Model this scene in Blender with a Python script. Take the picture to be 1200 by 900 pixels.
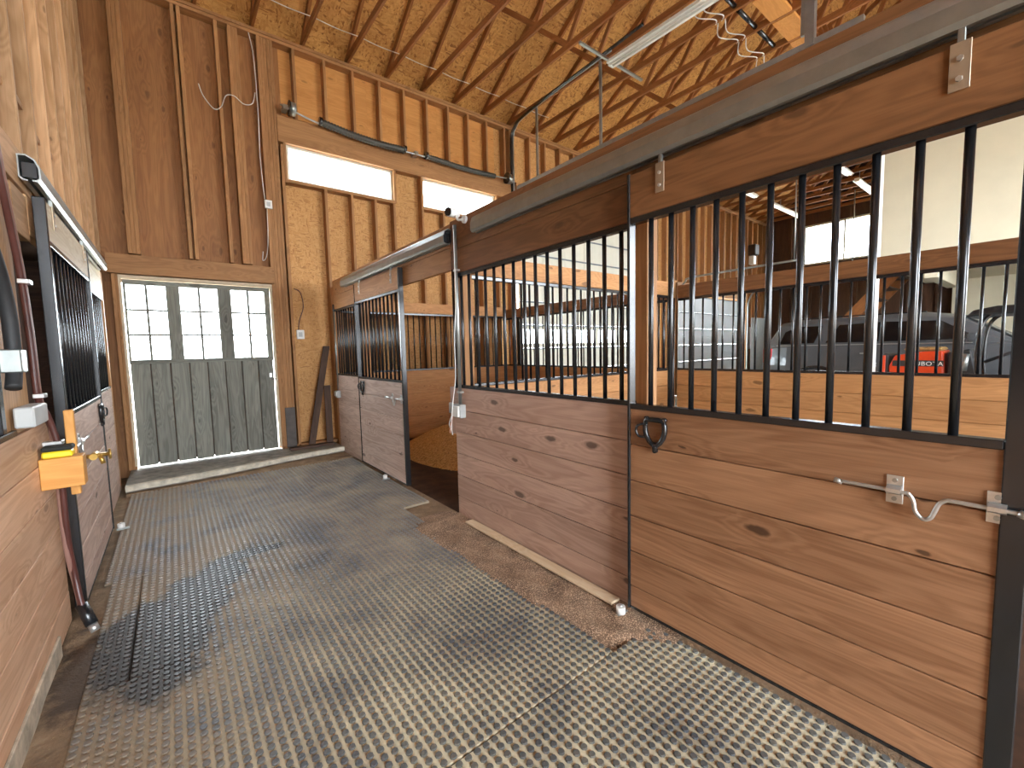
import bpy, math, random
from mathutils import Vector, Matrix
random.seed(7)
for o in list(bpy.data.objects): bpy.data.objects.remove(o)
scene = bpy.context.scene
COL = scene.collection

# ------------------------------------------------------------------ camera
H = 1.405
cd = bpy.data.cameras.new('camera'); cam = bpy.data.objects.new('camera', cd); COL.objects.link(cam)
CR = Vector((0.78553, -0.61841, -0.02281)); CU = Vector((0.06697, 0.04831, 0.99658)); CF = Vector((0.61519, 0.78437, -0.07937))
m = Matrix.Identity(4)
for i in range(3): m[i][0] = CR[i]; m[i][1] = CU[i]; m[i][2] = -CF[i]
m[0][3], m[1][3], m[2][3] = 0, 0, H
cam.matrix_world = m
cd.sensor_width = 36; cd.sensor_fit = 'HORIZONTAL'; cd.lens = 15.158; cd.clip_start = 0.02; cd.clip_end = 400
scene.camera = cam

# ------------------------------------------------------------------ world, light, exposure
w = bpy.data.worlds.new('overcast_sky'); scene.world = w; w.use_nodes = True
bg = w.node_tree.nodes['Background']; bg.inputs[0].default_value = (0.86, 0.93, 1.0, 1); bg.inputs[1].default_value = 10.0
vs = scene.view_settings
vs.view_transform = 'Standard'; vs.look = 'None'; vs.gamma = 1; vs.use_curve_mapping = False; vs.exposure = 1.45

def portal(name, loc, rot, sx, sy):
    l = bpy.data.lights.new(name, 'AREA'); l.shape = 'RECTANGLE'; l.size = sx; l.size_y = sy
    l.cycles.is_portal = True
    o = bpy.data.objects.new(name, l); o.location = loc; o.rotation_euler = rot; COL.objects.link(o)
# daylight openings: unseen aisle doorway and added drive opening behind the camera, the far windows
YN = -4.0; YF = 6.735; XM = 17.0
portal('daylight_near_aisle', (0.67, YN, 1.9), (math.radians(90), 0, 0), 2.4, 3.8)
portal('daylight_added_drive', (7.6, YN, 2.1), (math.radians(90), 0, 0), 4.2, 4.2)
portal('daylight_door_lights', (0.32, 7.0, 1.85), (math.radians(-90), 0, 0), 1.5, 1.0)
portal('daylight_transom', (2.2, 7.0, 4.07), (math.radians(-90), 0, 0), 1.6, 0.5)
portal('daylight_transom_b', (4.27, 7.0, 4.07), (math.radians(-90), 0, 0), 1.6, 0.5)
portal('daylight_garage_window', (XM + 0.25, 4.3, 4.7), (0, math.radians(-90), 0), 1.3, 3.4)

# ------------------------------------------------------------------ material helpers
def lin(h):
    h = h.lstrip('#'); out = []
    for i in (0, 2, 4):
        c = int(h[i:i+2], 16) / 255
        out.append(c / 12.92 if c <= 0.04045 else ((c + 0.055) / 1.055) ** 2.4)
    return (*out, 1)
class NT:
    def __init__(s, name):
        s.m = bpy.data.materials.new(name); s.m.use_nodes = True; s.t = s.m.node_tree
        s.b = s.t.nodes['Principled BSDF']; s.out = s.t.nodes['Material Output']
    def n(s, typ, **kw):
        nd = s.t.nodes.new(typ)
        for k, v in kw.items():
            if k.startswith('i_'):
                key = k[2:]; key = int(key) if key.isdigit() else key
                nd.inputs[key].default_value = v
            else: setattr(nd, k, v)
        return nd
    def l(s, a, b): s.t.links.new(a, b)
    def math(s, op, a, b=None, c=None, clamp=False):
        nd = s.t.nodes.new('ShaderNodeMath'); nd.operation = op; nd.use_clamp = clamp
        for i, v in enumerate((a, b, c)):
            if v is None: continue
            if isinstance(v, (int, float)): nd.inputs[i].default_value = v
            else: s.l(v, nd.inputs[i])
        return nd.outputs[0]
    def vmath(s, op, a, b):
        nd = s.t.nodes.new('ShaderNodeVectorMath'); nd.operation = op
        for i, v in enumerate((a, b)):
            if isinstance(v, tuple): nd.inputs[i].default_value = v
            else: s.l(v, nd.inputs[i])
        return nd.outputs[0]
    def mix(s, fac, a, b, mode='MIX'):
        nd = s.t.nodes.new('ShaderNodeMix'); nd.data_type = 'RGBA'; nd.blend_type = mode
        for sock, v in ((nd.inputs[0], fac), (nd.inputs[6], a), (nd.inputs[7], b)):
            if isinstance(v, (int, float, tuple)): sock.default_value = v
            else: s.l(v, sock)
        return nd.outputs[2]
    def ramp(s, fac, stops):
        nd = s.t.nodes.new('ShaderNodeValToRGB'); e = nd.color_ramp.elements
        while len(e) < len(stops): e.new(0.5)
        for el, (p, c) in zip(e, stops):
            el.position = p; el.color = c if isinstance(c, tuple) else (c, c, c, 1)
        s.l(fac, nd.inputs[0]); return nd.outputs[0]
    def noise(s, vec, scale, detail=3, rough=0.55, dist=0.0):
        nd = s.t.nodes.new('ShaderNodeTexNoise'); nd.inputs['Scale'].default_value = scale
        nd.inputs['Detail'].default_value = detail; nd.inputs['Roughness'].default_value = rough; nd.inputs['Distortion'].default_value = dist
        s.l(vec, nd.inputs['Vector']); return nd.outputs[0]
    def bump(s, h, strength, dist=0.01):
        nd = s.t.nodes.new('ShaderNodeBump'); nd.inputs['Strength'].default_value = strength; nd.inputs['Distance'].default_value = dist
        s.l(h, nd.inputs['Height']); s.l(nd.outputs[0], s.b.inputs['Normal'])
    def base(s, v): s.l(v, s.b.inputs['Base Color'])
    def randvec(s):
        tc = s.t.nodes.new('ShaderNodeTexCoord'); oi = s.t.nodes.new('ShaderNodeObjectInfo')
        r = s.vmath('SCALE', (37.0, 71.0, 53.0), (0, 0, 0)); nd = r.node; s.l(oi.outputs['Random'], nd.inputs['Scale'])
        return s.vmath('ADD', tc.outputs['Object'], r), oi.outputs['Random']

MAT = {}
def wood(key, light, dark, axis, knots=1.0, rough=0.55, vary=0.22, grain=0.35):
    k = (key, axis)
    if k in MAT: return MAT[k]
    s = NT('wood_%s_%s' % (key, axis)); vec, rnd = s.randvec()
    def sc(al, ac): return tuple(al if 'XYZ'[i] == axis else ac for i in range(3))
    v1 = s.vmath('MULTIPLY', vec, sc(0.55, 5.0))
    figure = s.noise(v1, 1.6, 3, 0.5, 0.5)
    sx_ = s.n('ShaderNodeSeparateXYZ'); s.l(vec, sx_.inputs[0]); cb_ = s.n('ShaderNodeCombineXYZ')
    al = sx_.outputs['XYZ'.index(axis)]; ac = sx_.outputs[2] if axis != 'Z' else s.math('ADD', sx_.outputs[0], sx_.outputs[1])
    wob = s.math('MULTIPLY', s.noise(vec, 14, 2), 0.06)
    s.l(s.math('MULTIPLY', s.math('ADD', al, wob), 2.3), cb_.inputs[0]); s.l(s.math('MULTIPLY', s.math('ADD', ac, s.math('MULTIPLY', wob, 0.4)), 6.0), cb_.inputs[1]); vk = cb_.outputs[0]
    vo = s.n('ShaderNodeTexVoronoi', feature='F1', voronoi_dimensions='2D'); vo.inputs['Scale'].default_value = 1.0; vo.inputs['Randomness'].default_value = 0.9
    s.l(vk, vo.inputs['Vector']); dist = vo.outputs['Distance']; sep = s.n('ShaderNodeSeparateColor'); s.l(vo.outputs['Color'], sep.inputs[0])
    pick = s.math('GREATER_THAN', sep.outputs[0], 0.58)
    near = s.math('MULTIPLY', s.math('SUBTRACT', 1.0, s.math('DIVIDE', dist, 0.42), clamp=True), pick)
    rings = s.math('SINE', s.math('ADD', s.math('MULTIPLY', figure, 55.0), s.math('MULTIPLY', near, 16.0)))
    fine = s.noise(s.vmath('MULTIPLY', vec, sc(3.0, 150.0)), 1.0, 2)
    f = s.math('ADD', s.math('MULTIPLY', s.ramp(figure, [(0.3, 0.0), (0.7, 1.0)]), 0.5), s.math('MULTIPLY', rings, 0.17))
    f = s.math('ADD', f, s.math('MULTIPLY', s.math('SUBTRACT', fine, 0.5), grain * 1.6))
    f = s.math('ADD', f, 0.25 - 0.02, clamp=True)
    c = s.mix(f, lin(light), lin(dark))
    if knots:
        size = s.math('ADD', s.math('MULTIPLY', s.math('POWER', sep.outputs[1], 2.0), 0.13), 0.03)
        km = s.math('MULTIPLY', s.math('MULTIPLY', s.math('SUBTRACT', 1.0, s.math('DIVIDE', dist, size), clamp=True), 2.2, clamp=True), pick)
        dk = tuple(x * 0.22 for x in lin(dark)[:3]) + (1,)
        c = s.mix(s.math('MULTIPLY', km, 0.8 * knots), c, dk)
    br = s.math('ADD', 1.0 - vary / 2, s.math('MULTIPLY', rnd, vary))
    comb = s.n('ShaderNodeCombineColor'); [s.l(br, comb.inputs[i]) for i in range(3)]
    c = s.mix(1.0, c, comb.outputs[0], 'MULTIPLY')
    s.base(c); s.b.inputs['Roughness'].default_value = rough
    s.b.inputs['Specular IOR Level'].default_value = 0.35
    s.bump(f, 0.12, 0.003)
    MAT[k] = s.m; return s.m
def osb(key, a, b, c_, scale=1.0, rough=0.7):
    if key in MAT: return MAT[key]
    s = NT('osb_' + key); vec, rnd = s.randvec()
    warp = s.n('ShaderNodeTexNoise'); warp.inputs['Scale'].default_value = 5.0; s.l(vec, warp.inputs['Vector'])
    vec = s.vmath('ADD', vec, s.vmath('MULTIPLY', warp.outputs['Color'], (0.10, 0.10, 0.10)))
    cols = []
    for rot, scl in (((0.3, 0.5, 0.6), (7, 42, 40)), ((0.2, -0.4, -0.8), (42, 8, 40)), ((-0.6, 0.9, 0.2), (40, 42, 8))):
        mp = s.n('ShaderNodeMapping'); mp.inputs['Rotation'].default_value = rot
        mp.inputs['Scale'].default_value = tuple(x * scale for x in scl); s.l(vec, mp.inputs['Vector'])
        vo = s.n('ShaderNodeTexVoronoi', feature='F1'); vo.inputs['Scale'].default_value = 1.0; s.l(mp.outputs[0], vo.inputs['Vector'])
        sp = s.n('ShaderNodeSeparateColor'); s.l(vo.outputs['Color'], sp.inputs[0]); cols.append(sp.outputs[0])
    vs_ = s.n('ShaderNodeTexVoronoi', feature='F1'); vs_.inputs['Scale'].default_value = 9.0 * scale; s.l(vec, vs_.inputs['Vector'])
    ss_ = s.n('ShaderNodeSeparateColor'); s.l(vs_.outputs['Color'], ss_.inputs[0])
    g1 = s.math('GREATER_THAN', ss_.outputs[0], 0.34); g2 = s.math('GREATER_THAN', ss_.outputs[0], 0.67)
    def lerp(a_, b_, g): return s.math('ADD', s.math('MULTIPLY', a_, s.math('SUBTRACT', 1.0, g)), s.math('MULTIPLY', b_, g))
    pick = lerp(lerp(cols[0], cols[1], g1), cols[2], g2)
    f = s.math('ADD', s.math('MULTIPLY', pick, 0.7), s.math('MULTIPLY', s.math('ADD', cols[0], cols[1]), 0.15))
    big = s.noise(vec, 0.9, 2)
    c = s.ramp(f, [(0.08, lin(c_)), (0.3, lin(b)), (0.62, lin(a)), (0.85, lin(b))])
    c = s.mix(s.math('MULTIPLY', s.math('SUBTRACT', big, 0.35, clamp=True), 0.9), c, lin(c_))
    s.base(c); s.b.inputs['Roughness'].default_value = rough; s.bump(f, 0.2, 0.003)
    MAT[key] = s.m; return s.m
def plain(key, col, rough=0.5, metal=0.0, noise=0.12, nscale=8.0, spec=0.5, bump=0.0):
    if key in MAT: return MAT[key]
    s = NT(key); vec, rnd = s.randvec()
    n = s.noise(vec, nscale, 4, 0.6)
    c = lin(col); lo = tuple(x * (1 - noise * 1.6) for x in c[:3]) + (1,); hi = tuple(min(1, x * (1 + noise)) for x in c[:3]) + (1,)
    s.base(s.ramp(n, [(0.3, lo), (0.7, hi)]))
    s.b.inputs['Roughness'].default_value = rough; s.b.inputs['Metallic'].default_value = metal; s.b.inputs['Specular IOR Level'].default_value = spec
    if bump: s.bump(n, bump, 0.01)
    MAT[key] = s.m; return s.m
def emit(key, col, strength):
    if key in MAT: return MAT[key]
    s = NT(key); s.b.inputs['Emission Color'].default_value = lin(col); s.b.inputs['Emission Strength'].default_value = strength
    n = s.noise(s.randvec()[0], 6, 1); s.base(s.ramp(n, [(0, lin(col)), (1, lin(col))])); MAT[key] = s.m; return s.m
def glass(key='window_glass'):
    if key in MAT: return MAT[key]
    s = NT(key); vec, rnd = s.randvec(); n = s.noise(vec, 3, 2)
    tr = s.n('ShaderNodeBsdfTransparent'); tr.inputs[0].default_value = (0.95, 0.97, 0.97, 1)
    gl = s.n('ShaderNodeBsdfGlossy'); gl.inputs['Roughness'].default_value = 0.02
    mx = s.n('ShaderNodeMixShader'); s.l(s.math('MULTIPLY', n, 0.12), mx.inputs[0])
    s.l(tr.outputs[0], mx.inputs[1]); s.l(gl.outputs[0], mx.inputs[2]); s.l(mx.outputs[0], s.out.inputs[0])
    MAT[key] = s.m; return s.m

# ------------------------------------------------------------------ mesh helpers
MESH = {}
def finish(name, me, mat, parent, loc, rot=None):
    o = bpy.data.objects.new(name, me); COL.objects.link(o)
    if mat and not me.materials: me.materials.append(mat)
    loc = Vector(loc)
    if parent is not None:
        o.parent = parent; loc = loc - Vector(parent.get('_w', (0, 0, 0)))
    o.location = loc
    if rot is not None:
        o.rotation_mode = 'QUATERNION'; o.rotation_quaternion = rot
    o['_w'] = tuple(Vector(loc) + (Vector(parent.get('_w', (0, 0, 0))) if parent is not None else Vector()))
    return o
def box_mesh(sx, sy, sz, b, mat):
    k = ('box', round(sx, 4), round(sy, 4), round(sz, 4), b, mat.name)
    if k in MESH: return MESH[k]
    me = bpy.data.meshes.new('box'); hx, hy, hz = sx / 2, sy / 2, sz / 2
    b = min(b, hx * 0.9, hy * 0.9, hz * 0.9)
    if b <= 0:
        v = [(x * hx, y * hy, z * hz) for x in (-1, 1) for y in (-1, 1) for z in (-1, 1)]
        f = [(0, 1, 3, 2), (4, 6, 7, 5), (0, 4, 5, 1), (2, 3, 7, 6), (0, 2, 6, 4), (1, 5, 7, 3)]
    else:
        v = []; idx = {}
        for x in (-1, 1):
            for y in (-1, 1):
                for z in (-1, 1):
                    for a in range(3):
                        p = [x * (hx - b), y * (hy - b), z * (hz - b)]
                        p[a] = (x * hx, y * hy, z * hz)[a]
                        idx[(x, y, z, a)] = len(v); v.append(tuple(p))
        f = []
        for a in range(3):
            b1, b2 = (a + 1) % 3, (a + 2) % 3
            for s in (-1, 1):
                q = []
                for (u, w_) in ((-1, -1), (1, -1), (1, 1), (-1, 1)):
                    c = [0, 0, 0]; c[a] = s; c[b1] = u; c[b2] = w_; q.append(idx[(*c, a)])
                f.append(tuple(q if s > 0 else q[::-1]))
            for u in (-1, 1):
                for w_ in (-1, 1):
                    c0 = [0, 0, 0]; c1 = [0, 0, 0]; c0[a] = -1; c1[a] = 1; c0[b1] = c1[b1] = u; c0[b2] = c1[b2] = w_
                    q = [idx[(*c0, b1)], idx[(*c1, b1)], idx[(*c1, b2)], idx[(*c0, b2)]]
                    f.append(tuple(q if u * w_ > 0 else q[::-1]))
        for x in (-1, 1):
            for y in (-1, 1):
                for z in (-1, 1):
                    t = [idx[(x, y, z, a)] for a in range(3)]
                    f.append(tuple(t if x * y * z > 0 else t[::-1]))
    me.from_pydata(v, [], f); me.materials.append(mat); me.update(); MESH[k] = me; return me
def box(name, x, y, z, mat, parent=None, b=0.003, rot=None):
    x, y, z = sorted(x), sorted(y), sorted(z)
    me = box_mesh(x[1] - x[0], y[1] - y[0], z[1] - z[0], b, mat)
    return finish(name, me, mat, parent, ((x[0] + x[1]) / 2, (y[0] + y[1]) / 2, (z[0] + z[1]) / 2), rot)
def raw(name, v, f, mat, parent=None, loc=(0, 0, 0), smooth=False):
    me = bpy.data.meshes.new(name); me.from_pydata([tuple(p) for p in v], [], f); me.materials.append(mat)
    if smooth:
        for p in me.polygons: p.use_smooth = True
    me.update(); return finish(name, me, mat, parent, loc)
def cyl_mesh(L, r0, r1, mat, seg):
    k = ('cyl', round(L, 4), r0, r1, seg, mat.name)
    if k in MESH: return MESH[k]
    v = []; f = []
    for i in range(seg):
        a = 2 * math.pi * i / seg; v.append((r0 * math.cos(a), r0 * math.sin(a), -L / 2)); v.append((r1 * math.cos(a), r1 * math.sin(a), L / 2))
    for i in range(seg):
        j = (i + 1) % seg; f.append((2 * i, 2 * j, 2 * j + 1, 2 * i + 1))
    f.append(tuple(2 * i for i in reversed(range(seg)))); f.append(tuple(2 * i + 1 for i in range(seg)))
    me = bpy.data.meshes.new('rod'); me.from_pydata(v, [], f); me.materials.append(mat)
    for p in me.polygons: p.use_smooth = len(p.vertices) == 4
    me.update(); MESH[k] = me; return me
def cyl(name, p0, p1, r, mat, parent=None, seg=10, r1=None):
    p0, p1 = Vector(p0), Vector(p1); d = p1 - p0
    me = cyl_mesh(d.length, r, r if r1 is None else r1, mat, seg)
    rot = Vector((0, 0, 1)).rotation_difference(d)
    return finish(name, me, mat, parent, (p0 + p1) / 2, rot)
def tube_geo(pts, r, seg=8, closed=False):
    pts = [Vector(p) for p in pts]; n = len(pts); v = []; f = []; ref = None
    for i, p in enumerate(pts):
        if closed: t = pts[(i + 1) % n] - pts[i - 1]
        else: t = pts[min(i + 1, n - 1)] - pts[max(i - 1, 0)]
        t.normalize()
        if ref is None:
            ref = Vector((0, 0, 1)) if abs(t.z) < 0.9 else Vector((1, 0, 0))
        a = (ref - t * ref.dot(t)).normalized(); ref = a; b = t.cross(a)
        rr = r[i] if isinstance(r, (list, tuple)) else r
        for k in range(seg):
            an = 2 * math.pi * k / seg; v.append(p + a * rr * math.cos(an) + b * rr * math.sin(an))
    for i in range(n if closed else n - 1):
        for k in range(seg):
            j = (i + 1) % n; k2 = (k + 1) % seg
            f.append((i * seg + k, i * seg + k2, j * seg + k2, j * seg + k))
    if not closed:
        f.append(tuple(reversed(range(seg)))); f.append(tuple((n - 1) * seg + k for k in range(seg)))
    return v, f
def smooth_pts(pts, sub=6):
    pts = [Vector(p) for p in pts]; out = []
    for i in range(len(pts) - 1):
        p0 = pts[max(i - 1, 0)]; p1 = pts[i]; p2 = pts[i + 1]; p3 = pts[min(i + 2, len(pts) - 1)]
        for k in range(sub):
            t = k / sub
            out.append(0.5 * ((2 * p1) + (p2 - p0) * t + (2 * p0 - 5 * p1 + 4 * p2 - p3) * t * t + (3 * p1 - p0 - 3 * p2 + p3) * t ** 3))
    out.append(pts[-1]); return out
def tube(name, pts, r, mat, parent=None, seg=8, closed=False, sm=True, sub=6):
    if sm and not closed and len(pts) > 2: pts = smooth_pts(pts, sub)
    pts = [Vector(p) for p in pts]; c = sum(pts, Vector()) / len(pts)
    v, f = tube_geo([p - c for p in pts], r, seg, closed)
    return raw(name, v, f, mat, parent, c, True)
def sweep_y(name, prof, y0, y1, mat, parent=None, cap=True):
    """profile [(x,z)] swept along y"""
    n = len(prof); cx = sum(p[0] for p in prof) / n; cz = sum(p[1] for p in prof) / n; cy = (y0 + y1) / 2
    v = [(x - cx, y0 - cy, z - cz) for x, z in prof] + [(x - cx, y1 - cy, z - cz) for x, z in prof]
    f = [(i, (i + 1) % n, n + (i + 1) % n, n + i) for i in range(n)]
    if cap: f += [tuple(reversed(range(n))), tuple(range(n, 2 * n))]
    return raw(name, v, f, mat, parent, (cx, cy, cz))
def thing(name, label, cat, loc, group=None):
    o = bpy.data.objects.new(name, None); COL.objects.link(o); o.empty_display_size = 0.1
    o.location = loc; o['_w'] = tuple(loc); return tag(o, label, cat, group)
def tag(o, label, cat, group=None):
    o['label'] = label; o['category'] = cat
    if group: o['group'] = group
    return o
def struct(o): o['kind'] = 'structure'; return o
def sempty(name, loc=(0, 0, 0)):
    o = bpy.data.objects.new(name, None); COL.objects.link(o); o.location = loc; o['_w'] = tuple(loc); o['kind'] = 'structure'; return o
def hnoise(x, y):
    s = math.sin
    return (s(x * 7.1 + 1.3 * s(y * 5.3)) + s(y * 9.7 + 1.7 * s(x * 6.1 + 2)) + 0.6 * s(x * 19 + y * 13) + 0.5 * s(x * 31 - y * 27 + 1)) / 3.1

# ------------------------------------------------------------------ palette
BLK = plain('black_powder_coated_steel', '#1b1d20', 0.27, 0.0, 0.25, 20, 0.8)
GALV = plain('galvanised_steel', '#a9adaa', 0.36, 0.85, 0.07, 14)
ZINC = plain('zinc_plated_steel', '#d5d6d3', 0.3, 0.8, 0.1, 20)
WHITE = plain('white_plastic', '#e4e3de', 0.45, 0, 0.05)
GREYP = plain('grey_plastic', '#b3b5b3', 0.5, 0, 0.06)
CREAM = plain('cream_drywall', '#ded6bd', 0.8, 0, 0.03, 2)
CONC = plain('concrete', '#8b857a', 0.85, 0, 0.25, 9, 0.3, 0.3)
CONCW = plain('pale_chipped_concrete', '#cfc7b4', 0.85, 0, 0.2, 14, 0.3, 0.5)
def W(ax): return wood('door_cedar', '#b48662', '#835a3c', ax, 1.0, 0.5, 0.18, 0.5)
def WF(ax): return wood('front_cedar', '#d0ae9a', '#a4826f', ax, 1.0, 0.55, 0.2)
def WB(ax): return wood('pale_window_lit', '#dcc5b6', '#a98a79', ax, 1.0, 0.6, 0.2)  # window light put into the colour of the far and left fronts
def WP(ax): return wood('pale_lit_header', '#e2d3b8', '#c4ac88', ax, .5, .55, .12)  # left header paled, its strong lighting put into the colour
def WH(ax): return wood('header_board', '#96663f', '#6d4727', ax, 0.6, 0.6, 0.15)
def WI(ax): return wood('partition_pine', '#cc9762', '#a67244', ax, 0.8, 0.6, 0.2)
def WS(ax): return wood('framing_stud', '#b28253', '#8c613b', ax, 0.4, 0.65, 0.25)
def WL(ax): return wood('left_framing', '#c9a078', '#9c764e', ax, 0.6, 0.65, 0.5)
def WT(ax): return wood('truss_lumber', '#a86d3c', '#7d4c26', ax, 0.2, 0.65, 0.25)
def WD(ax): return wood('weathered_grey', '#8f8f84', '#5f5f57', ax, 0.6, 0.75, 0.22)
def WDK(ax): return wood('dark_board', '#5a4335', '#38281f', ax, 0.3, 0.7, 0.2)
OSBW = osb('wall_sheathing', '#cfa066', '#c08c50', '#a06f3c', 1.7)
OSBR = osb('roof_deck', '#dca65f', '#c48b48', '#905c2a', 1.0)
PLY = wood('plywood_sheathing', '#a37144', '#7d5230', 'Z', 0.6, 0.65, 0.12)
PLYU = wood('upper_sheathing', '#cf9656', '#b57a40', 'X', 0.5, 0.65, 0.12)
GL = glass()

# ------------------------------------------------------------------ ground and floor
def soil_mat():
    s = NT('stable_soil'); vec = s.n('ShaderNodeNewGeometry').outputs['Position']
    a = s.noise(vec, 6, 6, 0.7); b = s.noise(vec, 60, 3, 0.7)
    c = s.ramp(a, [(0.3, lin('#6b5743')), (0.55, lin('#8d765d')), (0.75, lin('#a89175'))])
    c = s.mix(s.math('MULTIPLY', s.math('GREATER_THAN', b, 0.66), 0.55), c, lin('#b59b74'))
    # spilled water darkens the soil round the hydrant
    d = s.vmath('SUBTRACT', vec, (-0.30, 2.70, 0)); d = s.vmath('MULTIPLY', d, (3.2, 2.3, 0))
    ln = s.n('ShaderNodeVectorMath', operation='LENGTH'); s.l(d, ln.inputs[0])
    wet = s.math('MULTIPLY', s.math('SUBTRACT', 1.0, s.math('ADD', ln.outputs['Value'], s.math('MULTIPLY', s.math('SUBTRACT', a, 0.5), 1.6)), clamp=True), 3.0, clamp=True)
    c = s.mix(s.math('MULTIPLY', wet, 0.75), c, lin('#2c1e17')); s.base(c)
    s.l(s.math('SUBTRACT', 0.95, s.math('MULTIPLY', wet, 0.25)), s.b.inputs['Roughness']); s.b.inputs['Specular IOR Level'].default_value = 0.3
    s.bump(s.math('ADD', a, s.math('MULTIPLY', b, 0.4)), 0.7, 0.02); return s.m
SOIL = soil_mat()
STALLFLOOR = plain('stall_dirt', '#4a3323', 0.95, 0, 0.3, 7, 0.2, 0.5)
GARFLOOR = plain('garage_concrete', '#8f8b83', 0.7, 0, 0.15, 3, 0.4)
struct(box('ground', (-45, 60), (-50, 60), (-0.5, -0.12), plain('pale_gravel_yard', '#cfcac0', 0.9, 0, 0.1, 2), None, 0))
struct(box('floor', (-0.66, 1.90), (YN, 6.9), (-0.12, -0.022), SOIL, None, 0))
struct(box('floor_stalls', (1.90, 5.05), (YN, 6.9), (-0.12, -0.03), STALLFLOOR, None, 0))
struct(box('floor_garage', (5.05, XM), (YN, 6.9), (-0.12, -0.02), GARFLOOR, None, 0))
struct(box('floor_left_stalls', (-4.3, -0.66), (YN, 6.9), (-0.12, -0.03), STALLFLOOR, None, 0))

# rubber mats with round studs
def mat_materials():
    out = []
    for key in ('web', 'stud'):
        s = NT('rubber_mat_' + key); vec = s.n('ShaderNodeNewGeometry').outputs['Position']
        a = s.noise(vec, 2.1, 5, 0.65, 0.4); b = s.noise(vec, 45, 3, 0.6); big = s.noise(vec, 0.8, 2)
        xyz = s.n('ShaderNodeSeparateXYZ'); s.l(vec, xyz.inputs[0])
        if key == 'web':
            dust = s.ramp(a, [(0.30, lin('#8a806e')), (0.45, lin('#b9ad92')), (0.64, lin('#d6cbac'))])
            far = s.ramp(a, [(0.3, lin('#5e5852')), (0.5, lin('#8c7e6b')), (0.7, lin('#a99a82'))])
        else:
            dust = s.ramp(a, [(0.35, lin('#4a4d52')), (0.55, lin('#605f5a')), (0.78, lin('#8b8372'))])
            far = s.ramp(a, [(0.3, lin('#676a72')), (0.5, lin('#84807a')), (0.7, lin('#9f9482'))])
        # dry feed dust lies thicker toward the near doorway, tracked soil toward the far one; far studs paler, imitating reflected light
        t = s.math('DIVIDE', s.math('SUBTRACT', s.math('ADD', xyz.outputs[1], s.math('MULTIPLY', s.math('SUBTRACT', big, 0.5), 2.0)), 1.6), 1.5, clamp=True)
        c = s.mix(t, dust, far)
        # soil tracked in along the left edge
        soil = s.math('MULTIPLY', s.math('DIVIDE', s.math('SUBTRACT', s.math('ADD', 0.18, s.math('MULTIPLY', s.math('SUBTRACT', a, 0.5), 1.8)), xyz.outputs[0]), 0.55, clamp=True), 0.8)
        c = s.mix(soil, c, lin('#7d6850') if key == 'web' else lin('#84725c'))
        wetall = None
        for (cx, cy, sx, sy, k) in ((-0.17, 2.70, 3.6, 1.9, 1.0), (0.0, 3.02, 4.6, 2.6, 1.0), (0.15, 3.3, 6.0, 3.6, 0.9), (0.36, 3.52, 4.5, 11.0, 0.8)):
            d = s.vmath('MULTIPLY', s.vmath('SUBTRACT', vec, (cx, cy, 0)), (sx, sy, 0))
            ln = s.n('ShaderNodeVectorMath', operation='LENGTH'); s.l(d, ln.inputs[0])
            wv = s.math('MULTIPLY', s.math('SUBTRACT', 1.0, s.math('ADD', ln.outputs['Value'], s.math('MULTIPLY', s.math('SUBTRACT', s.noise(vec, 5, 4, 0.6), 0.5), 1.3)), clamp=True), 4.0 * k, clamp=True)
            wetall = wv if wetall is None else s.math('MAXIMUM', wetall, wv)
        c = s.mix(s.math('MULTIPLY', wetall, 0.95), c, lin('#1f1713') if key == 'web' else lin('#2b2523'))
        s.base(c); s.b.inputs['Specular IOR Level'].default_value = 0.5
        r0 = 0.75 if key == 'web' else 0.5
        s.l(s.math('SUBTRACT', s.math('ADD', r0, s.math('MULTIPLY', s.math('SUBTRACT', b, 0.5), 0.3)), s.math('MULTIPLY', wetall, 0.22 if key == 'web' else 0.14)), s.b.inputs['Roughness'])
        s.bump(b, 0.35, 0.004); out.append(s.m)
    return out
MWEB, MSTUD = mat_materials()
def rubber_mat(x0, x1, y0, y1, label, tilt=0.0):
    g = 0.002; x0, x1, y0, y1 = [(math.floor(q / 0.0375) + .5) * 0.0375 for q in (x0, x1, y0, y1)]; x0 += g; x1 -= g; y0 += g; y1 -= g
    t = thing('rubber_mat', label, 'mat', ((x0 + x1) / 2, (y0 + y1) / 2, -0.02), 'studded rubber mats down the aisle')
    box('mat_sheet', (x0, x1), (y0, y1), (-0.02, 0.0), MWEB, t, 0.004)
    P = 0.0375; v = []; f = []; cx, cy = (x0 + x1) / 2, (y0 + y1) / 2
    ring = [(math.cos(math.pi * (k + .5) / 4), math.sin(math.pi * (k + .5) / 4)) for k in range(8)]
    i0 = math.ceil((x0 + 0.008) / P); i1 = math.floor((x1 - 0.008) / P); j0 = math.ceil((y0 + 0.008) / P); j1 = math.floor((y1 - 0.008) / P)
    for i in range(i0, i1 + 1):
        for j in range(j0, j1 + 1):
            x, y = i * P - cx, j * P - cy; n = len(v); h = 0.0262 + random.uniform(-.0006, .0006)
            for c, s_ in ring: v.append((x + c * 0.0135, y + s_ * 0.0135, 0.0195))
            for c, s_ in ring: v.append((x + c * 0.0118, y + s_ * 0.0118, h))
            for k in range(8): f.append((n + k, n + (k + 1) % 8, n + 8 + (k + 1) % 8, n + 8 + k))
            f.append(tuple(range(n + 8, n + 16)))
    st = raw('studs', v, f, MSTUD, t, (cx, cy, -0.02)); st['kind'] = 'stuff'
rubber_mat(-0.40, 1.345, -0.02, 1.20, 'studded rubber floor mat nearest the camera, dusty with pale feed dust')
rubber_mat(1.345, 1.80, -0.02, 1.20, 'narrow studded rubber mat strip below the near closed stall door')
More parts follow.
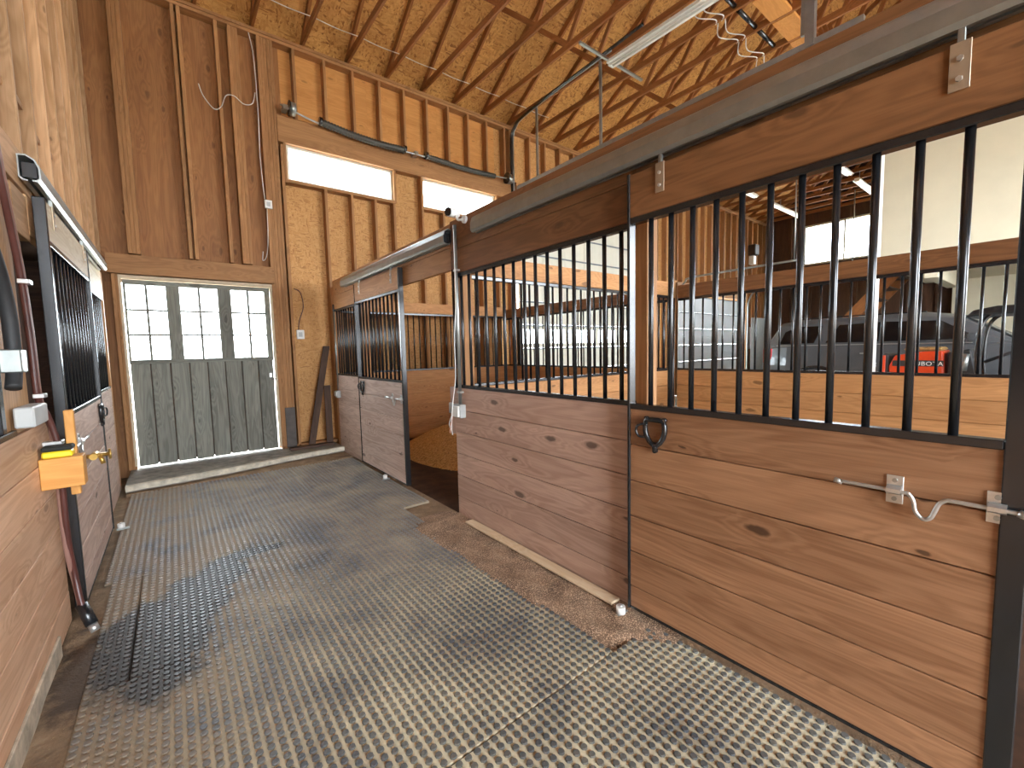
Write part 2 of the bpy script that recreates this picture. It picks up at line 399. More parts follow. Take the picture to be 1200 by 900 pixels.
rubber_mat(-0.38, 1.52, 1.20, 2.44, 'studded rubber floor mat alongside the wooden lath, second from camera')
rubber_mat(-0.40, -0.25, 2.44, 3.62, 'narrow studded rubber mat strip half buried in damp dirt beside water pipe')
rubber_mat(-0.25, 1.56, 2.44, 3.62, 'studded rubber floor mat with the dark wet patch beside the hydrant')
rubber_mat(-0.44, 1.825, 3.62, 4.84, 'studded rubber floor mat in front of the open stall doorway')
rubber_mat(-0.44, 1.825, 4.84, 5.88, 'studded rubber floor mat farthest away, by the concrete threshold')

def mound(name, x0, x1, y0, y1, hf, mat, label, cat, nx=30, ny=80):
    v = []; f = []; cx, cy = (x0 + x1) / 2, (y0 + y1) / 2
    for j in range(ny + 1):
        for i in range(nx + 1):
            x = x0 + (x1 - x0) * i / nx; y = y0 + (y1 - y0) * j / ny
            v.append((x - cx, y - cy, hf(x, y, i / nx, j / ny)))
    for j in range(ny):
        for i in range(nx):
            a = j * (nx + 1) + i; f.append((a, a + 1, a + nx + 2, a + nx + 1))
    o = raw(name, v, f, mat, None, (cx, cy, 0), True); tag(o, label, cat); o['kind'] = 'stuff'; return o
def sawdust_mat():
    s = NT('soil_and_sawdust'); vec = s.n('ShaderNodeNewGeometry').outputs['Position']
    a = s.noise(vec, 7, 4, 0.6); b = s.noise(vec, 150, 2, 0.7)
    c = s.ramp(a, [(0.3, lin('#5b4636')), (0.6, lin('#8a6f58'))]); c = s.mix(s.math('GREATER_THAN', b, 0.56), c, lin('#c9a888'))
    s.base(c); s.b.inputs['Roughness'].default_value = 0.95; s.bump(b, 0.5, 0.005); return s.m
def sawh(x, y, u, v):
    xb = 1.44 + .06 * math.sin(y * 2.1) + .03 * hnoise(y * 2, 0) + 0.34 * max(0, 1.42 - y) ** 1.0 * 1.6 - 0.10 * max(0, min(1, (y - 2.5) / .5))
    t = max(0, min(1, (x - xb) / .13)); t = t * t * (3 - 2 * t)
    return -0.024 + (0.038 + .012 * hnoise(x * 2, y * 1.7)) * t * max(0, min(1, (3.36 - y) / .25))
mound('sawdust_soil', 1.34, 1.856, 1.06, 3.36, sawh, sawdust_mat(),
      'strip of brown soil and sawdust between mats and near stall front', 'soil')
mound('dirt', -0.52, -0.27, 0.4, 3.6, lambda x, y, u, v: -0.024 + 0.028 * math.cos(u * math.pi / 2) * (0.7 + 0.4 * hnoise(x * 2, y)), SOIL,
      'strip of dark damp dirt along the left stall front', 'soil', 16, 90)

# ------------------------------------------------------------------ far wall (eave wall, y = 6.735)
SW = 0.038
wf = sempty('wall_far', (0, YF, 0))
SH = YF + 0.14     # inner face of the sheathing
ZT = 5.68
def panel(x0, x1, z0, z1, mat): box('panel', (x0 - .001, x1 + .001), (SH, SH + 0.02), (z0 - .001, z1 + .001), mat, wf, 0.002)
# sheathing: left bay plywood above the door, OSB around the high windows, OSB on to the garage
for (a, b) in ((-0.72, -0.28), (-0.28, 0.32), (0.32, 0.9), (0.9, 1.42)): panel(a, b, 2.30, 5.75, PLY)
panel(-0.72, -0.43, -0.1, 2.30, PLY); panel(1.13, 1.42, -0.1, 2.30, OSBW)
for (a, b) in ((1.42, 2.64), (2.64, 3.86), (3.86, 5.08)):
    panel(a, b, -0.1, 2.44, OSBW); panel(a, b, 2.44, 3.82, OSBW)
panel(5.08, 5.55, -0.1, 5.75, OSBW)
panel(2.99, 3.49, 3.82, 4.32, OSBW); panel(5.0, 5.08, 3.82, 4.32, OSBW)
for (a, b) in ((1.42, 2.64), (2.64, 3.86), (3.86, 5.08)): panel(a, b, 4.32, 5.75, PLYU)
for (a, b) in ((9.45, 10.4), (10.4, 11.3)): panel(a, b, -0.1, 5.75, OSBW)
panel(5.55, 7.5, 4.32, 5.75, OSBW); panel(7.5, 9.45, 4.32, 5.75, OSBW)
panel(11.3, 13.4, 2.85, 5.75, OSBW); panel(13.4, 15.5, 2.85, 5.75, OSBW); panel(15.5, XM + .1, -0.1, 5.75, OSBW)
def stud(x, z0, z1, d=0.14, w_=SW, mat=None, nm='stud'):
    d -= random.choice((0, .003, .006))
    box(nm, (x - w_ / 2, x + w_ / 2), (YF + 0.14 - d, YF + 0.139), (z0, z1), mat or WS('Z'), wf, 0.004)
# left bay over the door
for x in (-0.61, -0.30, -0.262, -0.224, 0.27, 0.30 + 0.03, 0.70, 0.84, 0.878, 0.916): stud(x, 2.62, 5.60)
# post cluster right of the door, full height
for x in (1.16, 1.198, 1.236, 1.274, 1.312): stud(x, 0.08, 5.60)
stud(1.37, 0.08, 4.28); stud(-0.47, 0.08, 2.38); stud(-0.432, 0.08, 2.38)
# plates
for z in (5.60, 5.64):
    for (a, b) in ((-0.7, 3.0), (3.0, 7.4), (7.4, 12.0), (12.0, XM)):
        box('top_plate', (a, b), (YF - .01 * (z > 5.62), YF + 0.139), (z, z + 0.038), WS('X'), wf, 0.002)
box('sill_plate', (1.14, 5.5), (YF, YF + 0.139), (0.08, 0.118), WS('X'), wf)
# framed door header with the two high windows beneath
box('header', (1.33, 5.42), (YF - 0.012, YF + 0.12), (4.31, 4.66), WS('X'), wf)
stud(1.41, 3.78, 4.31); stud(2.995, 3.80, 4.31, mat=WS('Z')); stud(3.47, 0.12, 4.31); stud(5.02, 3.8, 4.31); stud(5.40, 0.12, 5.60, w_=0.11)
box('window_sill', (1.42, 2.99), (YF + .01, YF + .15), (3.79, 3.83), WS('X'), wf); box('window_sill', (3.48, 5.02), (YF + .01, YF + .15), (3.79, 3.83), WS('X'), wf)
for x in (1.92, 2.30, 2.66, 2.97): stud(x, 0.12, 3.79)
for x in (3.87, 4.27, 4.67, 5.05): stud(x, 0.12, 3.79)
for k in range(10):
    stud(1.585 + 0.406 * k, 4.66, 5.60)
for k in range(1, 10): stud(5.45 + 0.42 * k, 4.66, 5.60)
box('header', (5.5, 9.5), (YF, YF + 0.12), (4.34, 4.66), WS('X'), wf)
for x in (9.5, 9.9, 10.3, 10.7, 11.1, 11.26): stud(x, 0.0, 5.60)
for k in range(11): stud(11.5 + 0.406 * k, 3.2, 5.60)
box('header', (11.26, 15.6), (YF, YF + 0.12), (2.9, 3.2), WS('X'), wf)
for x in (15.55, 15.9, 16.3, 16.7, 16.96): stud(x, 0.0, 5.60)

# high windows
def transom(name, x0, x1):
    t = sempty(name, ((x0 + x1) / 2, YF + .1, 3.83))
    for (a, b, c, d) in ((x0, x1, 3.83, 3.865), (x0, x1, 4.275, 4.31), (x0, x0 + .035, 3.865, 4.275), (x1 - .035, x1, 3.865, 4.275)):
        box('window_frame', (a, b), (YF + .06, YF + .15), (c, d), plain('window_vinyl', '#d9d3c2', 0.5, 0, .05), t)
    box('pane', (x0 + .03, x1 - .03), (YF + .11, YF + .115), (3.86, 4.28), GL, t, 0)
transom('window_1', 1.43, 2.975); transom('window_2', 3.49, 5.0)

# plank door with three six-light windows
d1 = sempty('door_1', (0.36, YF + .06, 0.1))
DX0, DX1, DZ0, DZ1 = -0.398, 1.108, 0.096, 2.325
dy = (YF + .05, YF + .09)
nb = 8; bw = (DX1 - DX0) / nb
for i in range(nb):
    box('board', (DX0 + i * bw + .005, DX0 + (i + 1) * bw - .005), (dy[0] + random.uniform(0, .006), dy[1]), (DZ0 + random.uniform(0, .012), 1.34), WD('Z'), d1, 0.006)
box('rail', (DX0, DX1), (dy[0] - .015, dy[1]), (1.335, 1.385), WD('X'), d1)
box('rail', (DX0, DX1), (dy[0] - .012, dy[1]), (2.27, DZ1), WD('X'), d1)
wins = ((-0.375, -0.01), (0.125, 0.515), (0.66, 1.045))
edges = [DX0] + [e for w_ in wins for e in w_] + [DX1]
for i in range(0, 8, 2): box('stile', (edges[i], edges[i + 1]), (dy[0] - .012, dy[1]), (1.385, 2.27), WD('Z'), d1)
for (a, b) in wins:
    box('pane', (a, b), (dy[0] + .018, dy[0] + .023), (1.385, 2.27), GL, d1, 0)
    box('muntin', ((a + b) / 2 - .013, (a + b) / 2 + .013), (dy[0] + .004, dy[0] + .035), (1.385, 2.27), WD('Z'), d1)
    for k in (1, 2):
        z = 1.385 + 0.885 * k / 3
        box('muntin', (a, b), (dy[0] + .004, dy[0] + .035), (z - .012, z + .012), WD('X'), d1)
box('backing', (DX0 + .01, DX1 - .01), (dy[1], dy[1] + .012), (DZ0 + .02, 1.38), WDK('X'), d1)
la = box('latch', (1.04, 1.075), (dy[0] - .03, dy[0]), (1.10, 1.16), ZINC, d1)
cyl('handle', (1.06, dy[0] - .03, 1.1), (1.13, dy[0] - .06, 1.06), 0.01, ZINC, la)
# casing
tr = sempty('trim_1', (0.36, YF - .03, 0))
box('head_casing', (-0.52, 1.17), (YF - .04, YF + 0.05), (2.38, 2.60), WS('X'), tr)
box('stop', (-0.43, 1.14), (YF - .0, YF + .13), (2.335, 2.37), plain('pale_stop', '#cdbb9f', .7), tr)
box('stop', (-0.43, -0.408), (YF, YF + .13), (0.12, 2.335), plain('pale_stop', '#cdbb9f', .7), tr)
box('stop', (1.118, 1.14), (YF, YF + .13), (0.12, 2.335), plain('pale_stop', '#cdbb9f', .7), tr)
# concrete threshold with a chipped pale lip
pts_f = [(-0.47, 5.90), (0.0, 5.94), (0.45, 5.99), (0.8, 6.07), (1.2, 6.16), (1.84, 6.24)]
def poly_prism(name, top, z0, z1, mat, parent=None, loc=(0.6, 6.3, 0)):
    n = len(top); v = [(x, y, z0) for x, y in top] + [(x, y, z1) for x, y in top]
    f = [tuple(reversed(range(n))), tuple(range(n, 2 * n))] + [(i, (i + 1) % n, n + (i + 1) % n, n + i) for i in range(n)]
    return raw(name, v, f, mat, parent, loc)
th = sempty('trim_2', (0.6, 6.3, 0))
def edge_pts(off, n=40, amp=0.0, seed=0):
    out = []
    for i in range(n + 1):
        x = -0.47 + 2.31 * i / n
        for (a, b) in zip(pts_f[:-1], pts_f[1:]):
            if a[0] <= x <= b[0] + 1e-6: y = a[1] + (b[1] - a[1]) * (x - a[0]) / (b[0] - a[0]); break
        out.append((x, y + off + amp * hnoise(x * 3 + seed, off * 9)))
    return out
fr = edge_pts(0.03, amp=.012); ob = poly_prism('slab', [(a - 0.6, b - 6.3) for a, b in fr] + [(1.24, 0.6), (-1.07, 0.6)], -0.12, 0.082, CONC, th)
f2 = edge_pts(0.0, amp=.015, seed=4); b2 = edge_pts(0.065, amp=.02, seed=9)
poly_prism('chipped_lip', [(a - .6, b - 6.3) for a, b in f2] + [(a - .6, b - 6.3) for a, b in reversed(b2)], 0.03, 0.086, CONCW, th)
box('soil_bank', (-0.47, 1.84), (5.86, 6.28), (-0.1, 0.012), SOIL, th, 0.01)
# boards on threshold
tag(box('timber_offcut', (1.2, 1.78), (6.50, 6.60), (0.082, 0.115), WDK('X')), 'flat dark timber offcut lying on concrete threshold beside far door', 'board')

# ------------------------------------------------------------------ left framed wall above stall fronts
wl = sempty('wall_left', (-0.64, 0, 2.44))
YM = (YF + YN) / 2
def roofz(y): return 5.72 + max(0.0, min(YF - y, y - YN)) * 0.577
yy = YN
while yy < 6.9:
    y2 = min(yy + 1.22, 6.9)
    v = []; zt0 = roofz(min(yy, YF)); zt1 = roofz(min(y2, YF))
    yc = (yy + y2) / 2
    ztop = [zt0, zt1]
    for x in (-0.02, 0.0):
        v += [(x, yy - yc + .001, 0), (x, y2 - yc - .001, 0), (x, y2 - yc - .001, ztop[1] - 2.44), (x, yy - yc + .001, ztop[0] - 2.44)]
    raw('panel', v, [(3, 2, 1, 0), (4, 5, 6, 7), (0, 1, 5, 4), (1, 2, 6, 5), (2, 3, 7, 6), (3, 0, 4, 7)], wood('left_sheathing', '#a47c52', '#86603a', 'Z', .3, .65, .1), wl, (-0.64, yc, 2.44))
    yy = y2
k = 0; y = 6.70
while y > YN:
    box('stud', (-0.639, -0.55), (y - .019, y + .019), (2.48, 5.60), WL('Z'), wl, 0.006)
    if 2.5 < y < 6.5: box('blocking', (-0.639, -0.59), (y - .387 + .0, y - .0195), (2.82 + (k % 2) * .05, 2.858 + (k % 2) * .05), WL('Y'), wl, 0.002)
    y -= 0.406; k += 1
for (a, b) in ((YN, 0.0), (0.0, 6.86)):
    box('top_plate', (-0.639, -0.55), (a, b), (5.60, 5.68), WL('Y'), wl); box('bottom_plate', (-0.66, -0.55), (a, b), (2.44, 2.48), WL('Y'), wl)
# stall wing on the left: back wall and low ceiling
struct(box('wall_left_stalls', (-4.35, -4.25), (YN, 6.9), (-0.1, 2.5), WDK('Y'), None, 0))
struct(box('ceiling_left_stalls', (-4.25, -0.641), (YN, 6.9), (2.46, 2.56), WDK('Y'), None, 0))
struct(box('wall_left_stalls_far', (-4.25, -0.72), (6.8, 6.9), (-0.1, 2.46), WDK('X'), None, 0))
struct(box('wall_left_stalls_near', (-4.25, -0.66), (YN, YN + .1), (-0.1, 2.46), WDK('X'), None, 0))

# ------------------------------------------------------------------ near wall (behind camera), right gable wall
wn = sempty('wall_near', (8, YN, 0))
def npanel(x0, x1, z0, z1): box('panel', (x0, x1), (YN - .05, YN), (z0, z1), OSBW, wn, 0.0)
npanel(-0.7, -0.53, -0.1, 5.75); npanel(1.87, 5.5, -0.1, 5.75); npanel(9.7, XM + .1, -0.1, 5.75)
npanel(-0.53, 1.87, 3.8, 5.75); npanel(5.5, 9.7, 4.2, 5.75)  # unseen openings; the drive one is added to daylight the garage
wr = sempty('wall_right', (XM, 0, 0))
RB = wood('garage_boarding', '#573a26', '#3d2719', 'Z', .4, .7, .2)  # boarding darkened, the dimness of the garage put into its colour
WY0, WY1, WZ0, WZ1 = 2.0, 5.55, 4.0, 5.3
def rpanel(y0, y1, z0, z1a, z1b=None):
    z1b = z1a if z1b is None else z1b; yc = (y0 + y1) / 2; v = []
    for x in (0.0, 0.1): v += [(x, y0 - yc, z0), (x, y1 - yc, z0), (x, y1 - yc, z1b), (x, y0 - yc, z1a)]
    raw('panel', v, [(0, 1, 2, 3), (7, 6, 5, 4), (0, 4, 5, 1), (1, 5, 6, 2), (2, 6, 7, 3), (3, 7, 4, 0)], RB, wr, (XM, yc, 0))
rpanel(WY1, 6.9, -.1, roofz(WY1), 5.72); rpanel(WY0, WY1, -.1, WZ0); rpanel(WY0, WY1, WZ1, roofz(WY0), roofz(WY1))
rpanel(YM, WY0, -.1, roofz(YM), roofz(WY0)); rpanel(YN, YM, -.1, roofz(YN), roofz(YM))
y = 6.5
while y > -2:
    if y > WY1 + .05 or y < WY0 - .05: box('stud', (XM - .14, XM), (y - .019, y + .019), (0, 5.6), RB, wr, 0.002)
    else: box('stud', (XM - .14, XM), (y - .019, y + .019), (0, WZ0 - .1), RB, wr, 0.002)
    y -= 0.61
w3 = sempty('window_3', (XM, (WY0 + WY1) / 2, WZ0))
VIN = plain('window_vinyl', '#d9d3c2', 0.5, 0, .05)
for (a, b, c, d) in ((WY0, WY1, WZ0, WZ0 + .06), (WY0, WY1, WZ1 - .06, WZ1), (WY0, WY0 + .06, WZ0, WZ1), (WY1 - .06, WY1, WZ0, WZ1), (4.40, 4.45, WZ0, WZ1), (3.2, 3.25, WZ0, WZ1)):
    box('window_frame', (XM - .02, XM + .08), (a, b), (c, d), VIN, w3)
for (a, b) in ((WY0 + .06, 3.2), (3.25, 4.4), (4.45, WY1 - .06)): box('pane', (XM + .04, XM + .045), (a, b), (WZ0 + .05, WZ1 - .05), GL, w3, 0)

# ------------------------------------------------------------------ roof: deck and trusses
ct = sempty('ceiling', (8, YM, 5.9))
def deck(y0, y1, z0, z1):
    x = -0.68
    while x < XM + .2:
        x2 = min(x + 2.44, XM + .2); xc = (x + x2) / 2; yc = (y0 + y1) / 2; zc = (z0 + z1) / 2; v = []
        for dz in (0, 0.02): v += [(x - xc, y0 - yc, z0 - zc + dz), (x2 - xc, y0 - yc, z0 - zc + dz), (x2 - xc, y1 - yc, z1 - zc + dz), (x - xc, y1 - yc, z1 - zc + dz)]
        raw('deck_sheet', v, [(0, 1, 2, 3), (7, 6, 5, 4), (0, 4, 5, 1), (1, 5, 6, 2), (2, 6, 7, 3), (3, 7, 4, 0)], OSBR, ct, (xc, yc, zc)); x = x2
ZD = 5.68 + 0.115       # underside of the deck over the wall plate
for i in range(6):
    ya = YF + .3 - (YF + .3 - YM) * i / 6; yb = YF + .3 - (YF + .3 - YM) * (i + 1) / 6
    za = ZD + (YF - ya) * .577; zb = ZD + (YF - yb) * .577
    deck(yb, ya, zb, za)
    deck(2 * YM - ya, 2 * YM - yb, za, zb)
TR = 'timber roof trusses spanning the barn'
def beam_between(name, p0, p1, w_, h, mat, parent):
    p0, p1 = Vector(p0), Vector(p1); d = p1 - p0; L = d.length
    me = box_mesh(w_, L, h, 0.002, mat)
    rot = Vector((0, 1, 0)).rotation_difference(d)
    return finish(name, me, mat, parent, (p0 + p1) / 2, rot)
Z0 = 5.725
def top(y): return ZD - 0.055 + min(YF - y, y - YN) * .577
TX = []
x = 1.72 - 0.61 * 4 + 0.06
x = 1.72 - 0.61 * 3
while x < XM: TX.append(x); x += 0.61
ORD = ('first', 'second', 'third', 'fourth', 'fifth', 'sixth', 'seventh', 'eighth', 'ninth', 'tenth')
for ti, x in enumerate(TX):
    t = thing('roof_truss', '%s timber roof truss counted from the left plywood wall' % ORD[ti] if ti < 10 else 'timber roof truss over the garage side, right of the near strip light', 'truss', (x, YF, 5.68), TR)
    box('bottom_chord', (x - .019, x + .019), (YM, YF + .1), (5.681, 5.77), WT('Y'), t, 0.002)
    box('bottom_chord', (x - .019, x + .019), (YN, YM), (5.681, 5.77), WT('Y'), t, 0.002)
    beam_between('top_chord', (x, YF + .1, top(YF + .1)), (x, YM, top(YM)), SW, 0.09, WT('Y'), t)
    beam_between('top_chord', (x, YN, top(YN)), (x, YM, top(YM)), SW, 0.09, WT('Y'), t)
    seq = [(4.6, 5.4), (4.6, 3.2), (2.6, 3.2), (2.6, YM), (0.13, YM), (0.13, -.46), (-1.86, -.46), (-1.86, -2.66)]
    for (yb, yt) in seq:
        if yt is None: continue
        beam_between('web', (x, yb, Z0 + .03), (x, yt, top(yt) - .04), SW - .004, 0.07, WT('Y'), t)

# ------------------------------------------------------------------ stall fronts
PL = 0.186
def tg_plank(name, axis, a0, a1, f0, f1, z0, z1, mat, parent):
    """tongue-and-groove plank: face at f0, back at f1, eased edges, tongue dropping into the joint below"""
    L = a1 - a0; T = f1 - f0; h = (z1 - z0) / 2; c = 0.002 if T > 0 else -0.002
    k = ('tg', axis, round(L, 4), round(T, 4), round(h, 4), mat.name)
    me = MESH.get(k)
    if me is None:
        pr = [(0, h - .002), (c, h), (T, h), (T, -h), (T * .7, -h), (T * .7, -h - .006), (T * .35, -h - .006), (T * .35, -h), (c, -h), (0, -h + .002)]
        v = []
        for e in (-L / 2, L / 2):
            for t, z in pr: v.append((t - T / 2, e, z) if axis == 'Y' else (e, t - T / 2, z))
        n = len(pr); f = [(i, (i + 1) % n, n + (i + 1) % n, n + i) for i in range(n)] + [tuple(range(n)), tuple(reversed(range(n, 2 * n)))]
        me = bpy.data.meshes.new('plank'); me.from_pydata(v, [], f); me.materials.append(mat); me.update(); MESH[k] = me
    c3 = ((f0 + f1) / 2, (a0 + a1) / 2, (z0 + z1) / 2) if axis == 'Y' else ((a0 + a1) / 2, (f0 + f1) / 2, (z0 + z1) / 2)
    return finish(name, me, mat, parent, c3)
def planks(parent, axis, a0, a1, face, thick, ztop, zbot, matf, overlap=None):
    z = ztop
    while z > zbot + 0.02:
        zb = max(z - PL, zbot)
        if z - zb < 0.05 and zb == zbot: pass
        j = random.uniform(-.0012, .0012)
        tg_plank('plank', axis, a0, a1, face + j, face + thick + j, zb + .0023, z - .0023, matf(axis), parent)
        z = zb
def bars_y(parent, y0, y1, n, xc, z0, z1, r=0.0118):
    for i in range(n):
        y = y0 + (y1 - y0) * i / max(1, n - 1); cyl('bar', (xc, y, z0), (xc, y, z1), r, BLK, parent, 12)
def bars_x(parent, x0, x1, n, yc, z0, z1, r=0.0105):
    for i in range(n):
        x = x0 + (x1 - x0) * i / max(1, n - 1); cyl('bar', (x, yc, z0), (x, yc, z1), r, BLK, parent, 8)
XR = 1.853; XD = 1.795; XL = -0.52; XLD = -0.46

def fixed_front(label, y0, y1, s, face, matf, nb, bar0, bar1, hd=WH, zbot=0.0, header=True, ztop=2.43):
    """s=+1: stall lies toward +x, face plane at x=face"""
    t = thing('stall_front', label, 'stall front', (face + s * .02, (y0 + y1) / 2, 0))
    planks(t, 'Y', y0, y1, face, s * .038, 1.10, zbot, matf)
    xc = face + s * .019
    box('bottom_rail', (xc - .02, xc + .02), (y0, y1), (1.10, 1.125), BLK, t)
    box('top_rail', (xc - .02, xc + .02), (y0, y1), (2.0, 2.03), BLK, t)
    bars_y(t, bar0, bar1, nb, xc, 1.12, 2.005)
    if header:
        box('header_board', (face, face + s * .038), (y0, y1), (2.032, 2.218), hd('Y'), t)
        box('header_board', (face, face + s * .038), (y0, y1), (2.221, ztop), hd('Y'), t)
    return t
def latch(parent, x, y, z, s):
    """black recessed ring latch on door face; s points to the aisle"""
    out_ = [(-.046, .052), (-.02, .056), (.02, .056), (.046, .052), (.052, .03), (.052, 0), (.046, -.024), (.03, -.05), (.012, -.064), (-.012, -.064), (-.03, -.05), (-.046, -.024), (-.052, 0), (-.052, .03)]
    l = tube('latch', [(x + s * .012, y + a, z + b) for a, b in out_], 0.0125, BLK, parent, 8, True)
    for (dy_, dz) in ((.047, .058), (-.047, .058), (0, -.092)):
        e = cyl('mounting_ear', (x + s * .002, y + dy_, z + dz), (x + s * .016, y + dy_, z + dz), 0.0125, BLK, l, 10)
        cyl('screw', (x + s * .016, y + dy_, z + dz), (x + s * .019, y + dy_, z + dz), 0.004, ZINC, l, 6)
    cyl('latch_bar', (x + s * .012, y, z - .094), (x + s * .012, y, z - .055), 0.0125, BLK, l)
    tube('latch_lever', [(x + s * .015, y + .04, z + .03), (x + s * .03, y + .075, z + .028), (x + s * .034, y + .09, z), (x + s * .03, y + .075, z - .03), (x + s * .015, y + .04, z - .028)], 0.006, BLK, l)
    return l
def slide_bolt(parent, x, y, z, s):
    """zinc sliding rod with one dip, held by two plates; runs toward -y"""
    P_ = ((.225, 0), (.16, 0), (.06, 0), (.047, -.004), (.037, -.022), (.032, -.05), (.02, -.068), (.008, -.072), (-.004, -.062), (-.012, -.04), (-.02, -.016), (-.034, -.002), (-.05, 0), (-.1, 0), (-.18, 0))
    l = tube('bolt_rod', [(x + s * .022, y + dy_, z + dz_) for dy_, dz_ in P_], 0.0062, ZINC, parent, 8, sub=5)
    for yy_ in (y + .085, y - .135):
        p = box('bolt_plate', (x + s * .0, x + s * .004), (yy_ - .021, yy_ + .021), (z - .045, z + .045), ZINC, l, .001)
        sweep_y('bolt_saddle', [(x, z - .014), (x + s * .014, z - .014), (x + s * .03, z - .006), (x + s * .03, z + .006), (x + s * .014, z + .014), (x, z + .014)], yy_ - .018, yy_ + .018, ZINC, l)
        for dz in (-.03, .03): cyl('screw', (x + s * .004, yy_, z + dz), (x + s * .009, yy_, z + dz), 0.007, GALV, l, 8)
    cyl('bolt_end', (x + s * .018, y + .22, z - .004), (x + s * .026, y + .24, z + .002), .009, ZINC, l, 8); cyl('bolt_end', (x + s * .02, y - .175, z), (x + s * .024, y - .195, z - .006), .011, ZINC, l, 8)
    return l
def hanger(parent, x, y, s):
    p = box('hanger_bracket', (x, x + s * .005), (y - .022, y + .022), (2.105, 2.235), plain('dull_zinc', '#b9a58c', .4, .6), parent, .001)
    for z in (2.135, 2.19): cyl('bolt_head', (x + s * .005, y, z), (x + s * .011, y, z), .008, ZINC, p, 6)
    box('hanger_neck', (x - s * .012, x + s * .004), (y - .008, y + .008), (2.235, 2.272), GALV, p, .001)
def sliding_door(label, y0, y1, s, face, matf, nb, hd, bolt=True, latch_far=True, hangers=None, stile_near=0.055):
    """face plane toward aisle at x=face; s=-1 when the aisle lies toward -x"""
    t = thing('sliding_stall_door', label, 'stall door', (face - s * .02, (y0 + y1) / 2, 0.045))
    xb = face - s * .045
    lo, hi = min(face - s * .004, xb), max(face - s * .004, xb)
    planks(t, 'Y', y0 + .02, y1 - .012, face - s * .004, -s * .036, 1.10, 0.055, matf)
    box('stile', (face + s * .002, xb), (y0, y0 + stile_near), (0.045, 2.235), BLK, t); box('stile', (face + s * .004, xb), (y1 - .016, y1), (0.045, 2.235), BLK, t)
    box('bottom_rail', (face + s * .001, xb), (y0 + stile_near, y1 - .016), (1.095, 1.122), BLK, t); box('top_rail', (face + s * .001, xb), (y0 + stile_near, y1 - .016), (2.0, 2.028), BLK, t)
    box('foot_rail', (face - s * .001, xb), (y0 + .01, y1 - .016), (0.045, 0.06), BLK, t)
    a = y0 + .072; b = y1 - .15 + .0
    n = nb; sp = (y1 - .016 - (y0 + stile_near)) / (n + 1)
    for i in range(n):
        y = y0 + stile_near + sp * (i + 1); cyl('bar', (face - s * .022, y, 1.115), (face - s * .022, y, 2.005), .0118, BLK, t, 12)
    box('header_board', (face - s * .002, xb), (y0 + .01, y1 - .012), (2.03, 2.232), hd('Y'), t)
    latch(t, face, y1 - .165, 1.0, s)
    if bolt: slide_bolt(t, face - s * .004, y0 + .195, 0.93, s)
    for hy in (hangers or (y0 + .19, y1 - .19)): hanger(t, face, hy, s)
    return t
def track(label, y0, y1, xin, s, length_mat=GALV):
    """box track hung proud of header; xin is the wall-side x, s points to the aisle"""
    t = thing('door_track', label, 'track', (xin, (y0 + y1) / 2, 2.27))
    h, wd = .115, .075; xin += s * .001
    prof = [(0, 2.39), (.03, 2.395), (.06, 2.375), (wd, 2.335), (wd, 2.285), (wd - .012, 2.27), (wd - .03, 2.27), (wd - .03, 2.276), (wd - .016, 2.277), (wd - .006, 2.288), (wd - .006, 2.333), (.056, 2.37), (.03, 2.387), (.005, 2.384), (.005, 2.288), (.016, 2.277), (.03, 2.276), (.03, 2.27), (.012, 2.27), (0, 2.285)]
    prof = [(xin + s * a, b) for a, b in prof]
    if s > 0: prof = prof[::-1]
    sweep_y('track_channel', prof, y0, y1, length_mat, t)
    box('end_stop', (xin + s * .01, xin + s * .065), (y1 - .03, y1 - .005), (2.285, 2.36), BLK, t); box('end_stop', (xin + s * .01, xin + s * .065), (y0 + .005, y0 + .03), (2.285, 2.36), BLK, t)
    return t
# near stall on the right
fA = fixed_front('right-hand stall front panel of six boards and black bars, beside the junction box', 1.36, 3.14, 1, XR, WF, 15, 1.44, 3.02, WH, ztop=2.455)
box('jamb_post', (XR + .04, XR + .13), (1.30, 1.39), (-0.03, 2.45), WI('Z'), fA); box('jamb_post', (XR + .04, XR + .13), (3.03, 3.12), (-0.03, 2.45), WI('Z'), fA)
box('end_board', (XR + .002, XR + .036), (3.14, 3.23), (.70, 1.10), WF('Z'), fA)
hA = tag(box('door_header', (XR, XR + .038), (-1.6, 1.358), (2.10, 2.455), WH('Y')), 'brown header beam above the nearest right-hand stall door', 'beam')
fN = fixed_front('right edge stall front panel beyond the nearest sliding door, mostly out of frame', -1.6, 0.0, 1, XR, WF, 13, -1.5, -0.1, WH, header=False)
box('jamb_post', (XR + .04, XR + .13), (-0.1, -0.01), (-0.03, 2.45), WI('Z'), fN)
dA = sliding_door('nearest sliding stall door on the right with galvanised slide bolt and clear knots', 0.03, 1.345, -1, XD, W, 11, WH, hangers=(0.215, 1.165))
track('long galvanised track over the nearest right-hand stall door', -1.6, 2.72, XR, -1)
# far stall on the right
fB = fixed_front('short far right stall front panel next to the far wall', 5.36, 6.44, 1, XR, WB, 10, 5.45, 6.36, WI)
box('jamb_post', (XR + .04, XR + .13), (5.36, 5.45), (-0.03, 2.45), WI('Z'), fB); box('end_post', (XR - .0, XR + .09), (6.45, 6.54), (0.0, 2.35), WI('Z'), fB)
box('steel_edge', (XR - .02, XR - .002), (6.40, 6.43), (1.1, 2.1), BLK, fB)
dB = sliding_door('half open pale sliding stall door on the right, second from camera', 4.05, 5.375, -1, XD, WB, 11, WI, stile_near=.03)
hB = thing('door_header', 'two-board wooden header spanning the open doorway of the far right stall', 'beam', (XR + .02, 4.25, 2.07))
box('header_board', (XR, XR + .038), (3.142, 5.358), (2.07, 2.247), WI('Y'), hB); box('header_board', (XR, XR + .038), (3.142, 5.358), (2.25, 2.44), WI('Y'), hB)
